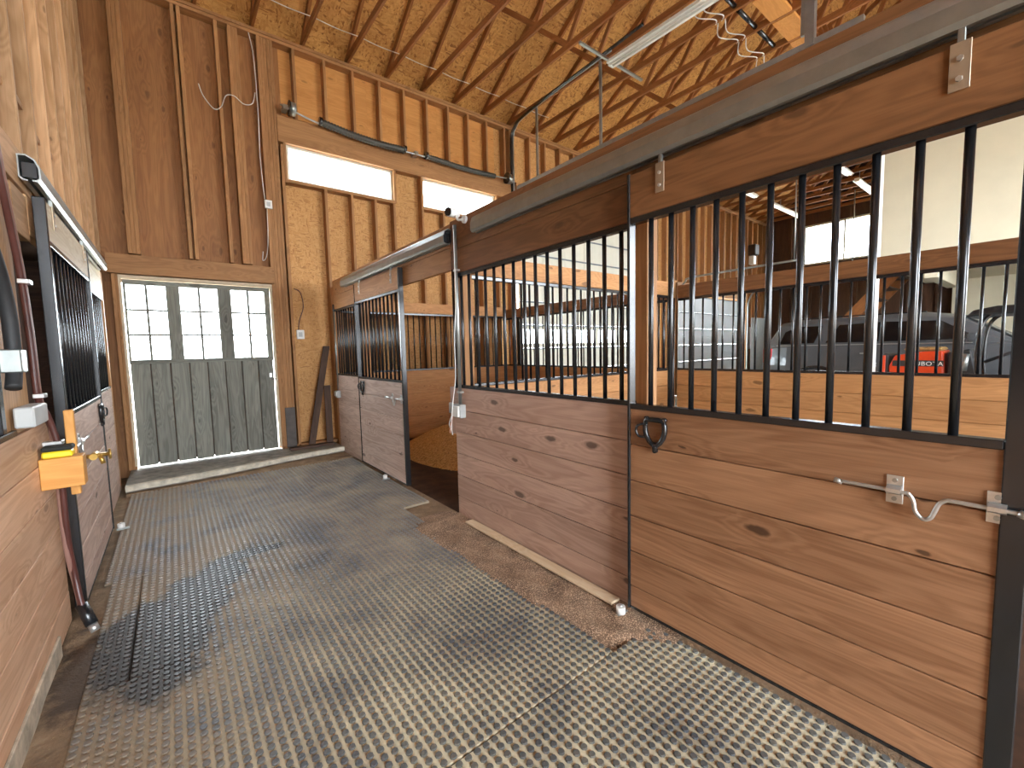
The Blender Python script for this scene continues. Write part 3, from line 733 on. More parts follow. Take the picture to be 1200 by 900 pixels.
track('shorter galvanised track over the half open right-hand stall door', 3.12, 5.84, XR, -1)
# left side
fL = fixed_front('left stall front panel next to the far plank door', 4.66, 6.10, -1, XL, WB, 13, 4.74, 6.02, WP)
box('jamb_post', (XL - .13, XL - .04), (4.66, 4.75), (-0.03, 2.43), WDK('Z'), fL); box('end_post', (XL - .09, XL), (6.11, 6.2), (0, 2.3), WI('Z'), fL)
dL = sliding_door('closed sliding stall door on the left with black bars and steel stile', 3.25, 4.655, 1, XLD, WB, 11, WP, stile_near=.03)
track('galvanised track over the left-hand stall door', 3.12, 5.85, XL, 1)
f0 = thing('stall_front', 'nearest left stall wall of wide boards with the water pipe', 'stall front', (XL - .02, 1, 0))
planks(f0, 'Y', -1.6, 3.24, XL, -.038, 1.10, -0.0, lambda a: wood('left_cedar', '#e8c2a0', '#c19370', a, .5, .55, .25))  # board colour lightened to stand for light from the right
box('bottom_rail', (XL - .04, XL + .004), (-1.6, 2.62), (1.10, 1.125), BLK, f0); box('stile', (XL - .04, XL), (2.46, 2.51), (1.125, 2.03), BLK, f0); box('top_rail', (XL - .04, XL), (-1.6, 2.51), (2.0, 2.03), BLK, f0)
bars_y(f0, -1.5, 2.36, 36, XL - .02, 1.12, 2.005)
box('post', (XL - .10, XL - .012), (2.52, 2.93), (1.10, 2.235), WL('Z'), f0)
box('dark_panel', (XL - .06, XL - .035), (2.935, 3.24), (1.10, 1.998), wood('dark_ply', '#4f392c', '#38281f', 'Z', .2, .7, .1), f0)
box('foot_board', (XL + .0, XL + .012), (1.9, 2.9), (-0.02, 0.09), plain('white_washed_lath', '#c9bba4', .8, 0, .3, 9), f0)
hL = thing('door_header', 'stepped timber header ends carrying the left-hand door track', 'beam', (XL, 4.4, 2.0))
box('header_board', (XL - .04, XL), (2.86, 4.655), (2.24, 2.43), WL('Y'), hL); box('header_board', (XL - .10, XL - .001), (2.97, 3.235), (2.0, 2.22), WL('Y'), hL); box('header_board', (XL - .04, XL - .001), (3.24, 4.655), (2.035, 2.237), WL('Y'), hL)

# ------------------------------------------------------------------ partitions
def partition_x(label, y, x0, x1, n):
    t = thing('stall_partition', label, 'partition', ((x0 + x1) / 2, y, 0))
    planks(t, 'X', x0, x1, y, .04, 1.10, -0.03, WI)
    box('bottom_rail', (x0, x1), (y, y + .04), (1.10, 1.125), BLK, t); box('top_rail', (x0, x1), (y, y + .04), (2.0, 2.03), BLK, t)
    bars_x(t, x0 + .06, x1 - .06, n, y + .02, 1.12, 2.005)
    box('header_board', (x0, x1), (y - .005, y + .045), (2.032, 2.20), WI('X'), t)
    return t
pAB = partition_x('cross partition of boards and black bars between the two right-hand stalls', 3.06, XR + .135, 4.99, 30)
pF = partition_x('plank and bar lining at the far end of the open right-hand stall', 6.56, XR + .135, 4.99, 30)
XB = 5.05
def partition_y(label, y0, y1, n, z1=2.16):
    t = thing('stall_partition', label, 'partition', (XB, (y0 + y1) / 2, 0))
    planks(t, 'Y', y0, y1, XB, .04, 1.10, -0.03, WI)
    box('bottom_rail', (XB, XB + .04), (y0, y1), (1.10, 1.125), BLK, t); box('top_rail', (XB, XB + .04), (y0, y1), (1.97, 2.0), BLK, t)
    bars_y(t, y0 + .08, y1 - .08, n, XB + .02, 1.12, 1.975, .0105)
    box('header_board', (XB - .005, XB + .045), (y0, y1), (2.002, z1), WH('Y'), t)
    return t
pA = partition_y('back partition of the nearer right-hand stall, vehicles visible behind its bars', -1.6, 3.02, 38)
pB = partition_y('back partition of the farther right-hand stall, garage door behind its bars', 3.14, 6.70, 30)
box('steel_post', (XB - .03, XB + .03), (6.15, 6.21), (1.125, 1.97), BLK, pB)
cp = thing('corner_post', 'slim brown capped post where the stall partitions meet', 'post', (5.03, 3.08, 0))
box('post', (4.995, 5.045), (3.045, 3.105), (-.03, 2.2), WS('Z'), cp); box('cap', (4.985, 5.055), (3.03, 3.12), (2.2, 2.225), WS('X'), cp)
cyl('steel_pipe', (4.97, 3.03, 0), (4.97, 3.03, 2.0), .02, BLK, cp)

# shavings heap
def shav_mat():
    s = NT('wood_shavings'); vec = s.n('ShaderNodeNewGeometry').outputs['Position']
    a = s.noise(vec, 38, 4, 0.7); c = s.ramp(a, [(0.35, lin('#b07c40')), (0.5, lin('#dfb06a')), (0.65, lin('#f2d096'))]); s.base(c)
    s.b.inputs['Roughness'].default_value = 0.95; s.bump(a, 1.0, 0.03); return s.m
def shav(x, y, u, v):
    r = math.hypot((x - 3.75) / 1.35, (y - 5.2) / 1.6); h = 0.42 * max(0, 1 - r ** 2) + 0.05 * hnoise(x * 2, y * 2) * max(0, 1 - r)
    return -0.04 + max(0, h)
mound('wood_shavings', 2.2, 4.98, 3.3, 6.54, shav, shav_mat(), 'heap of golden wood shavings on the floor of the open stall', 'shavings', 60, 70)

# ------------------------------------------------------------------ small things, right side
lath = box('timber_lath', (1.765, 1.838), (1.43, 2.90), (0.022, 0.038), wood('raw_pine', '#e8d3b4', '#d0b28c', 'Y', .4, .6, .1)); tag(lath, 'narrow pale pine lath lying at foot of the near stall front', 'lath')
def roller(loc, label):
    t = thing('door_guide_roller', label, 'roller', loc); x, y, z = loc
    cyl('wheel', (x, y, z + .016), (x, y, z + .052), .024, WHITE, t, 16); cyl('hub', (x, y, z + .052), (x, y, z + .06), .009, ZINC, t, 8)
    box('bracket', (x - .03, x + .05), (y - .012, y + .012), (z, z + .014), GALV, t, .001)
roller((1.755, 1.36, 0.004), 'white plastic door guide roller at foot of the nearest stall door')
roller((1.76, 4.55, 0.006), 'white plastic door guide roller under the half open right stall door')
roller((-0.42, 4.70, 0.006), 'white plastic door guide roller at foot of the left stall door')
# conduit with junction box and socket
cx_, cy_ = XR - .02, 3.03
cb = thing('conduit', 'grey metal conduit running down to a junction box beside the open stall', 'conduit', (cx_, cy_, .88))
cyl('pipe', (cx_, cy_, .97), (cx_, cy_, 2.40), .014, GALV, cb); cyl('pipe', (cx_ - .002, cy_ + .05, 1.1), (cx_ - .002, cy_ + .05, 2.06), .011, BLK, cb)
box('strap', (cx_ - .016, XR - .0005), (cy_ - .03, cy_ + .022), (1.06, 1.075), ZINC, cb, .001); box('strap', (cx_ - .016, XR - .0005), (cy_ - .03, cy_ + .022), (2.04, 2.055), ZINC, cb, .001)
jb = box('junction_box', (XR - .055, XR - .001), (cy_ - .055, cy_ + .055), (.86, .97), GREYP, cb, .004)
box('socket_cover', (XR - .075, XR - .055), (cy_ - .045, cy_ + .045), (.87, .96), WHITE, jb, .004)
sb = tag(box('switch_box', (XR - .03, XR - .0005), (3.165, 3.205), (.88, .97), GREYP, None, .004), 'small grey switch box on the board end beside open stall', 'switch')
tube('cord', [(XR - .045, cy_ - .02, 2.36), (XR - .05, cy_ - .03, 2.1), (XR - .04, cy_ - .015, 1.8), (XR - .055, cy_ + .0, 1.5), (XR - .045, cy_ + .02, 1.2), (XR - .07, cy_ + .03, 1.0), (XR - .085, cy_ + .035, .86), (XR - .08, cy_ + .05, .76)], .004, WHITE, cb, 6)
tube('cord', [(XR - .08, cy_ + .05, .87), (XR - .09, cy_ + .07, .80), (XR - .08, cy_ + .05, .75), (XR - .09, cy_ + .02, .72)], .0035, WHITE, cb, 6)
tube('cord', [(XR - .08, cy_ + .03, .87), (XR - .09, cy_ + .05, .78), (XR - .085, cy_ + .07, .73)], .0035, plain('pink_cord', '#d9b3a6', .5), cb, 6)
sc = thing('security_camera', 'white bullet security camera with black lens above the stall post', 'camera', (XR, 2.98, 2.45))
ccx = XR - .03
cyl('camera_body', (ccx + .03, 3.02, 2.49), (ccx - .07, 2.985, 2.48), .034, WHITE, sc, 16); cyl('lens', (ccx - .0702, 2.985, 2.48), (ccx - .077, 2.9826, 2.4793), .032, BLK, sc, 16)
tube('mount_arm', [(ccx, 2.985, 2.46), (ccx, 2.96, 2.425), (ccx - .002, 2.925, 2.415), (ccx + .008, 2.90, 2.415)], .010, WHITE, sc); cyl('mount_base', (XR - .002, 2.895, 2.415), (XR - .022, 2.895, 2.415), .03, WHITE, sc, 16)
for k in (0, 1, 2): cyl('antenna', (ccx + .01 - k * .04, 2.98 + k * .006, 2.515), (ccx + .012 - k * .042, 2.975 + k * .006, 2.595), .0045, WHITE, sc, 6)
# outlet beside far right front
ob_ = thing('outlet_conduit', 'thin conduit with grey outlet box on the far end of right front', 'conduit', (XR - .02, 6.34, .8))
cyl('pipe', (XR - .02, 6.36, .88), (XR - .02, 6.36, 2.0), .01, GALV, ob_); box('outlet_box', (XR - .05, XR - .001), (6.31, 6.40), (.78, .88), GREYP, ob_, .004); box('outlet_cover', (XR - .06, XR - .05), (6.33, 6.42), (.80, .87), WHITE, ob_, .003)

# ------------------------------------------------------------------ small things, left side
hp = thing('water_pipe', 'brown water pipe strapped down the left wall and bent to the floor', 'pipe', (XL, 2.95, 0))
BRN = plain('brown_hose', '#54302a', .35, 0, .15)
tube('pipe', [(XL + .012, 2.66, 2.44), (XL + .016, 2.70, 2.2), (XL + .012, 2.83, 1.95), (XL + .012, 2.90, 1.76), (XL + .012, 2.94, 1.5), (XL + .014, 2.945, 1.24), (XL + .03, 3.0, 1.14), (XL + .05, 3.02, 1.0), (XL + .05, 3.03, .8), (XL + .045, 3.06, .5), (XL + .05, 3.10, .3), (XL + .07, 3.06, .14), (XL + .10, 3.02, .05)], .013, BRN, hp, 10)
tube('pipe', [(XL + .012, 2.68, 2.44), (XL + .016, 2.74, 2.2), (XL + .012, 2.86, 1.95), (XL + .012, 2.925, 1.76), (XL + .012, 2.965, 1.5), (XL + .014, 2.97, 1.24), (XL + .02, 3.03, 1.14), (XL + .035, 3.05, 1.0), (XL + .035, 3.06, .5), (XL + .045, 3.12, .25), (XL + .06, 3.10, .12)], .013, plain('pale_hose', '#8d6a5f', .3, 0, .1), hp, 10)
for (y, z) in ((2.905, 1.76), (2.955, 1.24), (3.03, 1.0)): box('strap', (XL + .0005, XL + .04 + (.03 if z < 1.1 else 0)), (y - .025, y + .035), (z - .01, z + .01), ZINC, hp, .002)
cyl('collar', (XL + .065, 3.075, .14), (XL + .105, 3.02, .045), .026, BLK, hp, 12); cyl('nozzle', (XL + .105, 3.02, .045), (XL + .118, 3.005, .012), .02, ZINC, hp, 12)
bk = thing('brush_shelf', 'wooden block shelf jutting from the left wall holding the yellow brush', 'shelf', (XL + .07, 2.92, .8))
box('block', (XL + .002, XL + .15), (2.89, 2.935), (.80, .945), wood('fresh_pine', '#d99f55', '#bd7f38', 'X', .3, .5, .1), bk, .003)
box('block', (XL + .002, XL + .15), (2.936, 2.98), (.80, .945), wood('fresh_pine', '#d99f55', '#bd7f38', 'X', .3, .5, .1), bk, .003)
box('batten', (XL + .085, XL + .12), (2.985, 3.02), (.74, 1.16), wood('fresh_pine', '#d99f55', '#bd7f38', 'Z', .3, .5, .1), bk, .003)
br = thing('scrub_brush', 'yellow scrub brush with black top lying on the left wooden shelf', 'brush', (XL + .07, 2.93, .945))
box('brush_body', (XL + .012, XL + .115), (2.90, 2.97), (.946, .976), plain('yellow_plastic', '#e8cf22', .4), br, .006); box('brush_top', (XL + .012, XL + .118), (2.898, 2.972), (.977, 1.0), plain('black_bristle', '#1f1f1c', .8), br, .006)
jb2 = tag(box('junction_box', (XL + .0, XL + .06), (2.60, 2.84), (1.13, 1.215), GREYP, None, .006), 'grey rectangular junction box on ledge under the coiled hose', 'box')
hs = thing('hose_coil', 'thick black rubber hose hanging in a loop on the left post', 'hose', (XL, 2.60, 1.3))
RUB = plain('black_rubber', '#2b2b2c', .6, 0, .2)
tube('hose', [(XL + .03, 2.30, 1.86), (XL + .03, 2.38, 1.84), (XL + .03, 2.48, 1.74), (XL + .03, 2.545, 1.60), (XL + .03, 2.555, 1.48), (XL + .03, 2.54, 1.38), (XL + .03, 2.50, 1.30)], .024, RUB, hs, 12)
box('outlet_box', (XL + .0, XL + .06), (2.50, 2.58), (1.36, 1.45), GALV, hs, .004)
bv = thing('brass_valve', 'brass hose valve fixed to the left stall door near its shelf', 'valve', (XLD, 3.75, .78)); BRASS = plain('brass', '#c9a55a', .3, .8, .1)
cyl('valve_stem', (XLD, 3.72, .8), (XLD + .10, 3.74, .8), .013, BRASS, bv, 10); cyl('valve_body', (XLD + .035, 3.68, .8), (XLD + .035, 3.80, .8), .02, BRASS, bv, 10)
cyl('valve_wheel', (XLD + .10, 3.74, .8), (XLD + .11, 3.742, .8), .034, BRASS, bv, 14); cyl('spout', (XLD + .06, 3.73, .8), (XLD + .075, 3.72, .745), .012, BRASS, bv, 10)

# ------------------------------------------------------------------ things on the far wall
def plug(name, x, z, label, cat, w_=.07, h=.11, mat=WHITE, y=YF):
    t = thing(name, label, cat, (x, y, z)); box('plate', (x - w_ / 2, x + w_ / 2), (y - .03, y), (z, z + h), mat, t, .004)
    box('insert', (x - w_ / 4, x + w_ / 4), (y - .034, y - .03), (z + h * .25, z + h * .75), GREYP, t, .002)
plug('switch_box', 1.07 + .09, 3.38, 'small white switch box high on post cluster above far door', 'switch', .09, .11)
plug('outlet_box', 1.49, 1.63, 'white outlet plate on wall right of far door', 'outlet', .10, .13, WHITE, SH - .0)
tube('c', [], .01, WHITE) if False else None
wcol = plain('white_cable', '#d8d3c8', .5)
for (lab, pts, r) in (
    ('white cable dropping down post from roof to white switch box', [(1.06, YF + .02, 5.62), (1.10, YF - .01, 5.3), (1.11, YF - .012, 4.6), (1.10, YF - .012, 4.0), (1.12, YF - .014, 3.5)], .006),
    ('loose white cable loop hanging left of the tall post', [(1.09, YF - .012, 4.85), (1.05, YF - .015, 4.7), (0.95, YF - .02, 4.66), (0.85, YF - .03, 4.72), (0.76, YF - .02, 4.70), (0.70, YF - .02, 4.55), (0.62, YF - .02, 4.50), (0.52, YF - .02, 4.62), (0.48, YF - .02, 4.75)], .006),
    ('white cable tail hanging below the high switch box', [(1.14, YF - .014, 3.38), (1.13, YF - .015, 3.0), (1.10, YF - .015, 2.75), (1.05, YF - .015, 2.68), (1.06, YF - .015, 2.8)], .005),
    ('brown cable loop above the wall outlet', [(1.44, SH - .005, 2.35), (1.52, SH - .02, 2.3), (1.55, SH - .02, 2.1), (1.49, SH - .01, 1.9), (1.47, SH - .01, 1.76)], .006)):
    tag(tube('cable', pts, r, wcol if lab.startswith(('white', 'loose')) else BRN), lab, 'cable')
tag(raw('leaning_board', *(lambda p, q, wv, tv: ([p - wv - tv, p + wv - tv, q + wv - tv, q - wv - tv, p - wv + tv, p + wv + tv, q + wv + tv, q - wv + tv], [(0, 1, 2, 3), (7, 6, 5, 4), (0, 4, 5, 1), (1, 5, 6, 2), (2, 6, 7, 3), (3, 7, 4, 0)]))(Vector((1.50, YF - .13, .118)), Vector((1.80, YF - .02, 1.52)), Vector((.045, 0, 0)), Vector((0, .012, 0))), WDK('Z')), 'dark weathered board leaning against the wall right of far door', 'board')
tag(box('dark_plate', (1.20, 1.33), (YF - .012, YF - .001), (.09, .66), plain('dark_metal_plate', '#4a4039', .5, .2, .3)), 'dark metal kick plate at foot of post beside far door', 'plate')
tag(box('short_board', (1.70, 1.79), (6.58, 6.60), (.116, .95), WDK('Z')), 'short dark board standing upright in corner by the far right front', 'board')
# old overhead-door spring shaft
ss = thing('torsion_spring_shaft', 'old overhead door shaft with two sagging black springs above high windows', 'spring shaft', (3.3, YF - .08, 4.5))
ys = YF - .13
tube('shaft', [(1.36, ys, 4.74), (1.8, ys, 4.64), (2.4, ys, 4.60), (3.1, ys, 4.585), (3.5, ys, 4.59), (4.2, ys, 4.60), (4.9, ys, 4.60), (5.32, ys, 4.63)], .013, GALV, ss)
SPR = plain('dark_spring_steel', '#4b4842', .45, .3, .35, 60)
def spring(p0, p1, r, turns, sag):
    p0, p1 = Vector(p0), Vector(p1); n = turns * 8; pts = []
    core = []; rad = []
    for i in range(turns * 2 + 1):
        u = i / (turns * 2); c = p0.lerp(p1, u) - Vector((0, 0, sag * math.sin(math.pi * u))); core.append(c); rad.append(r if i % 2 else r * .72)
    c0 = (p0 + p1) / 2; v, f = tube_geo([c - c0 for c in core], rad, 12)
    return raw('spring', v, f, SPR, ss, c0, True)
spring((1.86, ys, 4.66), (3.12, ys, 4.60), .055, 30, .035); spring((3.52, ys, 4.605), (4.90, ys, 4.595), .045, 34, .02)
for (x, z) in ((1.50, 4.72), (5.20, 4.62)): cyl('drum', (x - .03, ys, z), (x + .04, ys, z), .085, GALV, ss, 18); cyl('drum_flange', (x - .04, ys, z), (x - .028, ys, z), .10, BLK, ss, 18)
for x in (1.86, 3.12, 3.50): cyl('spring_cone', (x - .02, ys, 4.615 if x > 2 else 4.665), (x + .02, ys, 4.61 if x > 2 else 4.66), .06, BLK, ss, 12)
for x in (1.42, 3.32, 5.3): box('bearing_plate', (x - .03, x + .03), (ys - .02, YF - .012), (4.57 if x > 2 else 4.69, 4.63 if x > 2 else 4.75), GALV, ss, .002)
tag(tube('cable_bundle', [(5.37, YF - .03, 4.3), (5.37, YF - .03, 5.0), (5.37, YF - .04, 5.45), (5.36, YF - .14, 5.58), (5.30, YF - .4, 5.62), (5.22, 5.4, 5.62), (5.18, 4.4, 5.62), (5.14, 3.6, 5.62)], .022, BLK), 'black cable conduit climbing wall corner and running under the trusses', 'conduit')
tag(tube('conduit', [(5.42, YF - .03, 4.3), (5.42, YF - .03, 5.0), (5.42, YF - .04, 5.48), (5.41, YF - .14, 5.60), (5.36, YF - .4, 5.65), (5.28, 5.4, 5.65), (5.24, 4.2, 5.65)], .016, GALV), 'grey metal conduit running beside the black one up the wall corner', 'conduit')

# ------------------------------------------------------------------ things under the roof
ohr = thing('overhead_door_rail', 'galvanised horizontal overhead-door rail hung below the trusses', 'rail', (5.35, 3.8, 4.4))
sweep_y('rail', [(5.32, 4.40), (5.38, 4.40), (5.38, 4.412), (5.36, 4.415), (5.36, 4.46), (5.38, 4.465), (5.38, 4.477), (5.32, 4.477)], 1.3, 6.5, GALV, ohr)
for (y, z1) in ((5.95, 5.70), (4.5, 5.70), (1.72, 5.70)): box('hanger_strap', (5.345, 5.375), (y - .02, y + .02), (4.47, z1), GALV, ohr, .001)
box('hanger_angle', (5.30, 5.345), (1.70, 1.78), (4.42, 5.7), GALV, ohr, .001); box('hanger_angle', (5.42, 5.46), (1.78, 1.86), (4.62, 5.7), GALV, ohr, .001)
TUBEOFF = plain('unlit_tube', '#f2efe6', .3, 0, .02); TUBE = emit('fluorescent_tube', '#fff6e6', 0.7); LW = plain('fixture_enamel', '#e9e7df', .4, 0, .04)
def fixture(label, p0, p1, group, lit=True, hang=()):
    p0, p1 = Vector(p0), Vector(p1); d = (p1 - p0); L = d.length; mid = (p0 + p1) / 2; rot = Vector((0, 1, 0)).rotation_difference(d)
    t = thing('strip_light', label, 'light', mid, group)
    t.rotation_mode = 'QUATERNION'; t.rotation_quaternion = rot
    def loc(nm, x, y, z, mt, b=.003):
        me = box_mesh(x[1] - x[0], y[1] - y[0], z[1] - z[0], b, mt); o = bpy.data.objects.new(nm, me); COL.objects.link(o); o.parent = t
        o.location = ((x[0] + x[1]) / 2, (y[0] + y[1]) / 2, (z[0] + z[1]) / 2); return o
    loc('housing', (-.055, .055), (-L / 2, L / 2), (0, .055), LW); loc('reflector', (-.085, -.05), (-L / 2, L / 2), (-.008, .01), LW); loc('reflector', (.05, .085), (-L / 2, L / 2), (-.008, .01), LW)
    for x in (-.03, .03):
        me = cyl_mesh(L - .06, .013, .013, TUBE if lit else TUBEOFF, 8); o = bpy.data.objects.new('tube', me); COL.objects.link(o); o.parent = t
        o.location = (x, 0, -.015); o.rotation_mode = 'QUATERNION'; o.rotation_quaternion = Vector((0, 0, 1)).rotation_difference(Vector((0, 1, 0)))
    for y in (-L / 2 + .01, L / 2 - .01): loc('end_cap', (-.05, .05), (y - .012, y + .012), (-.03, .05), LW)
    for y in hang: loc('hanger', (-.006, .006), (y - .006, y + .006), (.055, .262), GALV, 0)
    return t
LG = 'fluorescent strip lights under the garage trusses'
fixture('long white fluorescent strip light hanging nearest, above the stall fronts', (5.19, 4.18, 5.42), (5.22, 1.8, 5.42), None, lit=False)
tag(box('channel_strut', (4.6, 6.0), (4.20, 4.24), (5.50, 5.53), GALV), 'galvanised strut channel carrying the end of nearest strip light', 'strut')
tag(box('channel_strut', (4.6, 6.0), (2.0, 2.04), (5.50, 5.53), GALV), 'galvanised strut channel carrying the near end of the strip light', 'strut')
for (y, x0, lab) in ((5.38, 11.6, 'fluorescent strip light nearer the camera in the row beside the garage door wall'), (5.38, 13.9, 'fluorescent strip light farther away in the row beside the garage door wall'),
                     (3.36, 11.85, 'fluorescent strip light nearer the camera in the row beside the cream loft'), (3.36, 13.7, 'fluorescent strip light farther away in the row beside the cream loft')):
    x1 = x0 + (2.3 if x0 > 12 else 1.25); mx = (x0 + x1) / 2; hg = [t - mx for t in TX if x0 + .05 < t < x1 - .05]
    fixture(lab, (x0, y, 5.42), (x1, y, 5.42), LG, True, (hg[0], hg[-1]))
for k, (x0, x1) in enumerate(((5.42, 5.98), (6.03, 6.59), (6.64, 7.20), (7.25, 7.8))):
    tag(box('blocking', (x0 + .0, x1), (2.36, 2.62), (5.685, 5.725), wood('bright_blocking', '#d99a55', '#c07f3c', 'X', .3, .6, .2)), 'bright timber blocking fitted between the truss bottom chords', 'blocking', 'blocking between truss chords')
for x0 in (5.45, 6.06, 6.67): tag(cyl('black_pipe', (x0, 2.80, 5.72), (x0 + .5, 2.80, 5.72), .03, BLK), 'length of black pipe between trusses above the strip light', 'pipe', 'black pipe lengths between trusses')
for k in range(5):
    x0 = 5.5 + k * .61; p = random.uniform
    for q in range(2):
        tag(tube('cable_loop', [(x0 + .02, 3.1 - q * .1, 5.76), (x0 + .15, 3.15 - q * .12, 5.66), (x0 + .35, 3.0 - q * .1, 5.63), (x0 + .57, 3.1 - q * .08, 5.72)], .007, wcol), 'loose white cable swagging between trusses beside the strip light', 'cable', 'white cable swags between trusses')
for k in range(9):
    x0 = 0.55 + .61 * k
    tag(tube('cable', [(x0, 6.35, 5.86), (x0 + .3, 6.33, 5.83), (x0 + .6, 6.35, 5.86)], .006, wcol), 'thin white cable strung between truss heels above far wall', 'cable', 'cables strung between truss heels')

# ------------------------------------------------------------------ garage: overhead doors
GD = plain('garage_door_white', '#cfd2d3', .45, 0, .04, 3)
def garage_door(name, x0, x1, ztop, n, glaze, mat):
    t = sempty(name, ((x0 + x1) / 2, YF + .06, 0)); h = ztop / n
    for i in range(n):
        z0, z1 = i * h + .004, (i + 1) * h - .004
        if i in glaze:
            m_ = 5; wv = (x1 - x0) / m_
            box('section_rail', (x0, x1), (YF + .05, YF + .09), (z0, z0 + .09), mat, t); box('section_rail', (x0, x1), (YF + .05, YF + .09), (z1 - .09, z1), mat, t)
            for k in range(m_ + 1):
                xc = x0 + k * wv; box('section_stile', (max(x0, xc - .07), min(x1, xc + .07)), (YF + .05, YF + .09), (z0 + .09, z1 - .09), mat, t)
            for k in range(m_): box('pane', (x0 + k * wv + .07, x0 + (k + 1) * wv - .07), (YF + .065, YF + .07), (z0 + .09, z1 - .09), GL, t, 0)
        else:
            box('section', (x0, x1), (YF + .05, YF + .09), (z0, z1), mat, t, .006)
        box('stiffener', (x0, x1), (YF + .03, YF + .05), (z1 - .03, z1), plain('dull_steel', '#7d8386', .6, .1), t, .001)
    for k in range(7):
        x = x0 + .03 + (x1 - x0 - .06) * k / 6
        box('hinge_stile', (x - .025, x + .025), (YF + .04, YF + .05), (0.01, ztop - .01), mat, t, .001)
    return t
garage_door('door_2', 5.56, 9.44, 4.30, 9, (3,), plain('tall_door_white', '#dcd9c8', .5, 0, .04, 3))
garage_door('door_3', 11.3, 15.45, 2.85, 6, (), GD)
opn = thing('door_opener', 'dark wall-mounted door opener motor beside the white garage door', 'opener', (15.7, YF - .15, 4.4))
box('motor_box', (15.55, 15.85), (YF - .25, YF - .01), (4.4, 4.75), plain('dark_brown_plastic', '#3a2d25', .5), opn, .02); box('controller', (15.6, 15.8), (YF - .18, YF - .02), (4.1, 4.38), WHITE, opn, .01)
tag(box('panel_box', (15.75, 16.2), (YF - .12, YF - .005), (1.25, 2.0), WHITE, None, .01), 'white electrical panel box on wall right of garage door', 'box')
tag(box('grey_cabinet', (15.6, 16.6), (YF - .25, YF - .13), (-0.02, 2.3), GREYP, None, .01), 'tall grey panel standing behind the white electrical box', 'cabinet')
for (x, lab) in ((11.2, 'left'), (15.52, 'right')):
    tg = thing('garage_door_track', 'galvanised curved track at %s side of the white garage door' % lab, 'track', (x, YF - .06, 0))
    tube('track', [(x, YF - .06, 0), (x, YF - .06, 2.4), (x, YF - .08, 2.85), (x, YF - .25, 3.15), (x, YF - .6, 3.25), (x, YF - 3.0, 3.27)], .028, GALV, tg, 6)
    cyl('hanger', (x, YF - 2.9, 3.27), (x, YF - 2.9, 5.69), .015, GALV, tg, 6)

# loft, stair and column
struct(box('wall_loft', (11.55, 11.7), (YN + .1, 2.46), (3.0, 5.66), CREAM, None, 0.002))
struct(box('wall_loft_return', (11.7, XM - .15), (2.34, 2.46), (3.0, 5.66), CREAM, None, 0.002))
struct(box('ceiling_loft', (11.7, XM - .15), (YN + .1, 2.34), (3.0, 3.1), CREAM, None, 0))
struct(box('wall_under_loft', (XM - .32, XM - .15), (YN + .1, 1.9), (-.02, 3.0), CREAM, None, 0))
st = thing('stair', 'open timber stair climbing up to the cream loft', 'stair', (14.4, 1.8, 0))
for k in range(12):
    z = .25 * (k + 1) - .03; y = 4.75 - .2 * k
    box('tread', (13.6, 14.6), (y - .13, y + .13), (z - .04, z), WDK('X'), st)
for x in (13.6, 14.6): beam_between('stringer', (x, 4.95, 0.1), (x, 2.55, 3.0), .05, .26, WT('Y'), st)
tag(box('ceiling_beam', (11.75, 14.5), (1.55, 1.75), (2.62, 2.99), CREAM, None, .004), 'cream boxed beam under the loft ceiling', 'beam')
tag(cyl('column', (7.9, 1.68, -.02), (7.9, 1.68, 5.68), .045, WHITE, None, 16), 'slim white round column standing before the grey vehicle', 'column')
tag(box('brown_door', (XM - .36, XM - .325), (-0.9, 0.5), (-.02, 2.6), wood('brown_door', '#a3743c', '#7f5526', 'Z', .2, .6, .1)), 'tall brown timber door leaf on the cream wall under the loft', 'door')

# ------------------------------------------------------------------ grey sport utility vehicle (front toward -y)
PAINT = NT('grey_car_paint'); _v, _r = PAINT.randvec(); PAINT.base(PAINT.ramp(PAINT.noise(_v, 3, 2), [(0.3, lin('#54575a')), (0.7, lin('#5b5e61'))]))
PAINT.b.inputs['Roughness'].default_value = .3; PAINT.b.inputs['Metallic'].default_value = .4; PAINT.b.inputs['Coat Weight'].default_value = .6
PAINT = PAINT.m; CGL = plain('dark_car_glass', '#0c0d0f', .08, 0, .1, 3, .7)
cxv = 11.2; suv = thing('suv', 'grey sport utility vehicle parked behind the stalls with red tail light', 'car', (cxv, 1.5, -.02))
def loft_y(name, st_, mat, parent, smooth=True):
    """st_: list of (y, [(halfwidth,z)...]) bottom to top; mirrored about cxv"""
    n = len(st_[0][1]); v = []; f = []
    for y, pr in st_:
        ring = [(-w_, z) for w_, z in pr] + [(w_, z) for w_, z in reversed(pr)]
        v += [(x, y - 1.5, z + .02) for x, z in ring]
    m_ = 2 * n
    for i in range(len(st_) - 1):
        for k in range(m_): f.append((i * m_ + k, i * m_ + (k + 1) % m_, (i + 1) * m_ + (k + 1) % m_, (i + 1) * m_ + k))
    f.append(tuple(reversed(range(m_)))); f.append(tuple((len(st_) - 1) * m_ + k for k in range(m_)))
    o = raw(name, v, [q[::-1] for q in f], mat, parent, (cxv, 1.5, -.02))
    if smooth:
        b = o.modifiers.new('bevel', 'BEVEL'); b.width = .03; b.segments = 2; b.limit_method = 'ANGLE'
    return o
lowp = lambda y, w_, zb, zt: (y, [(w_ * .92, zb), (w_, zb + .18), (w_ * 1.01, (zb + zt) / 2 + .08), (w_ * .97, zt)])
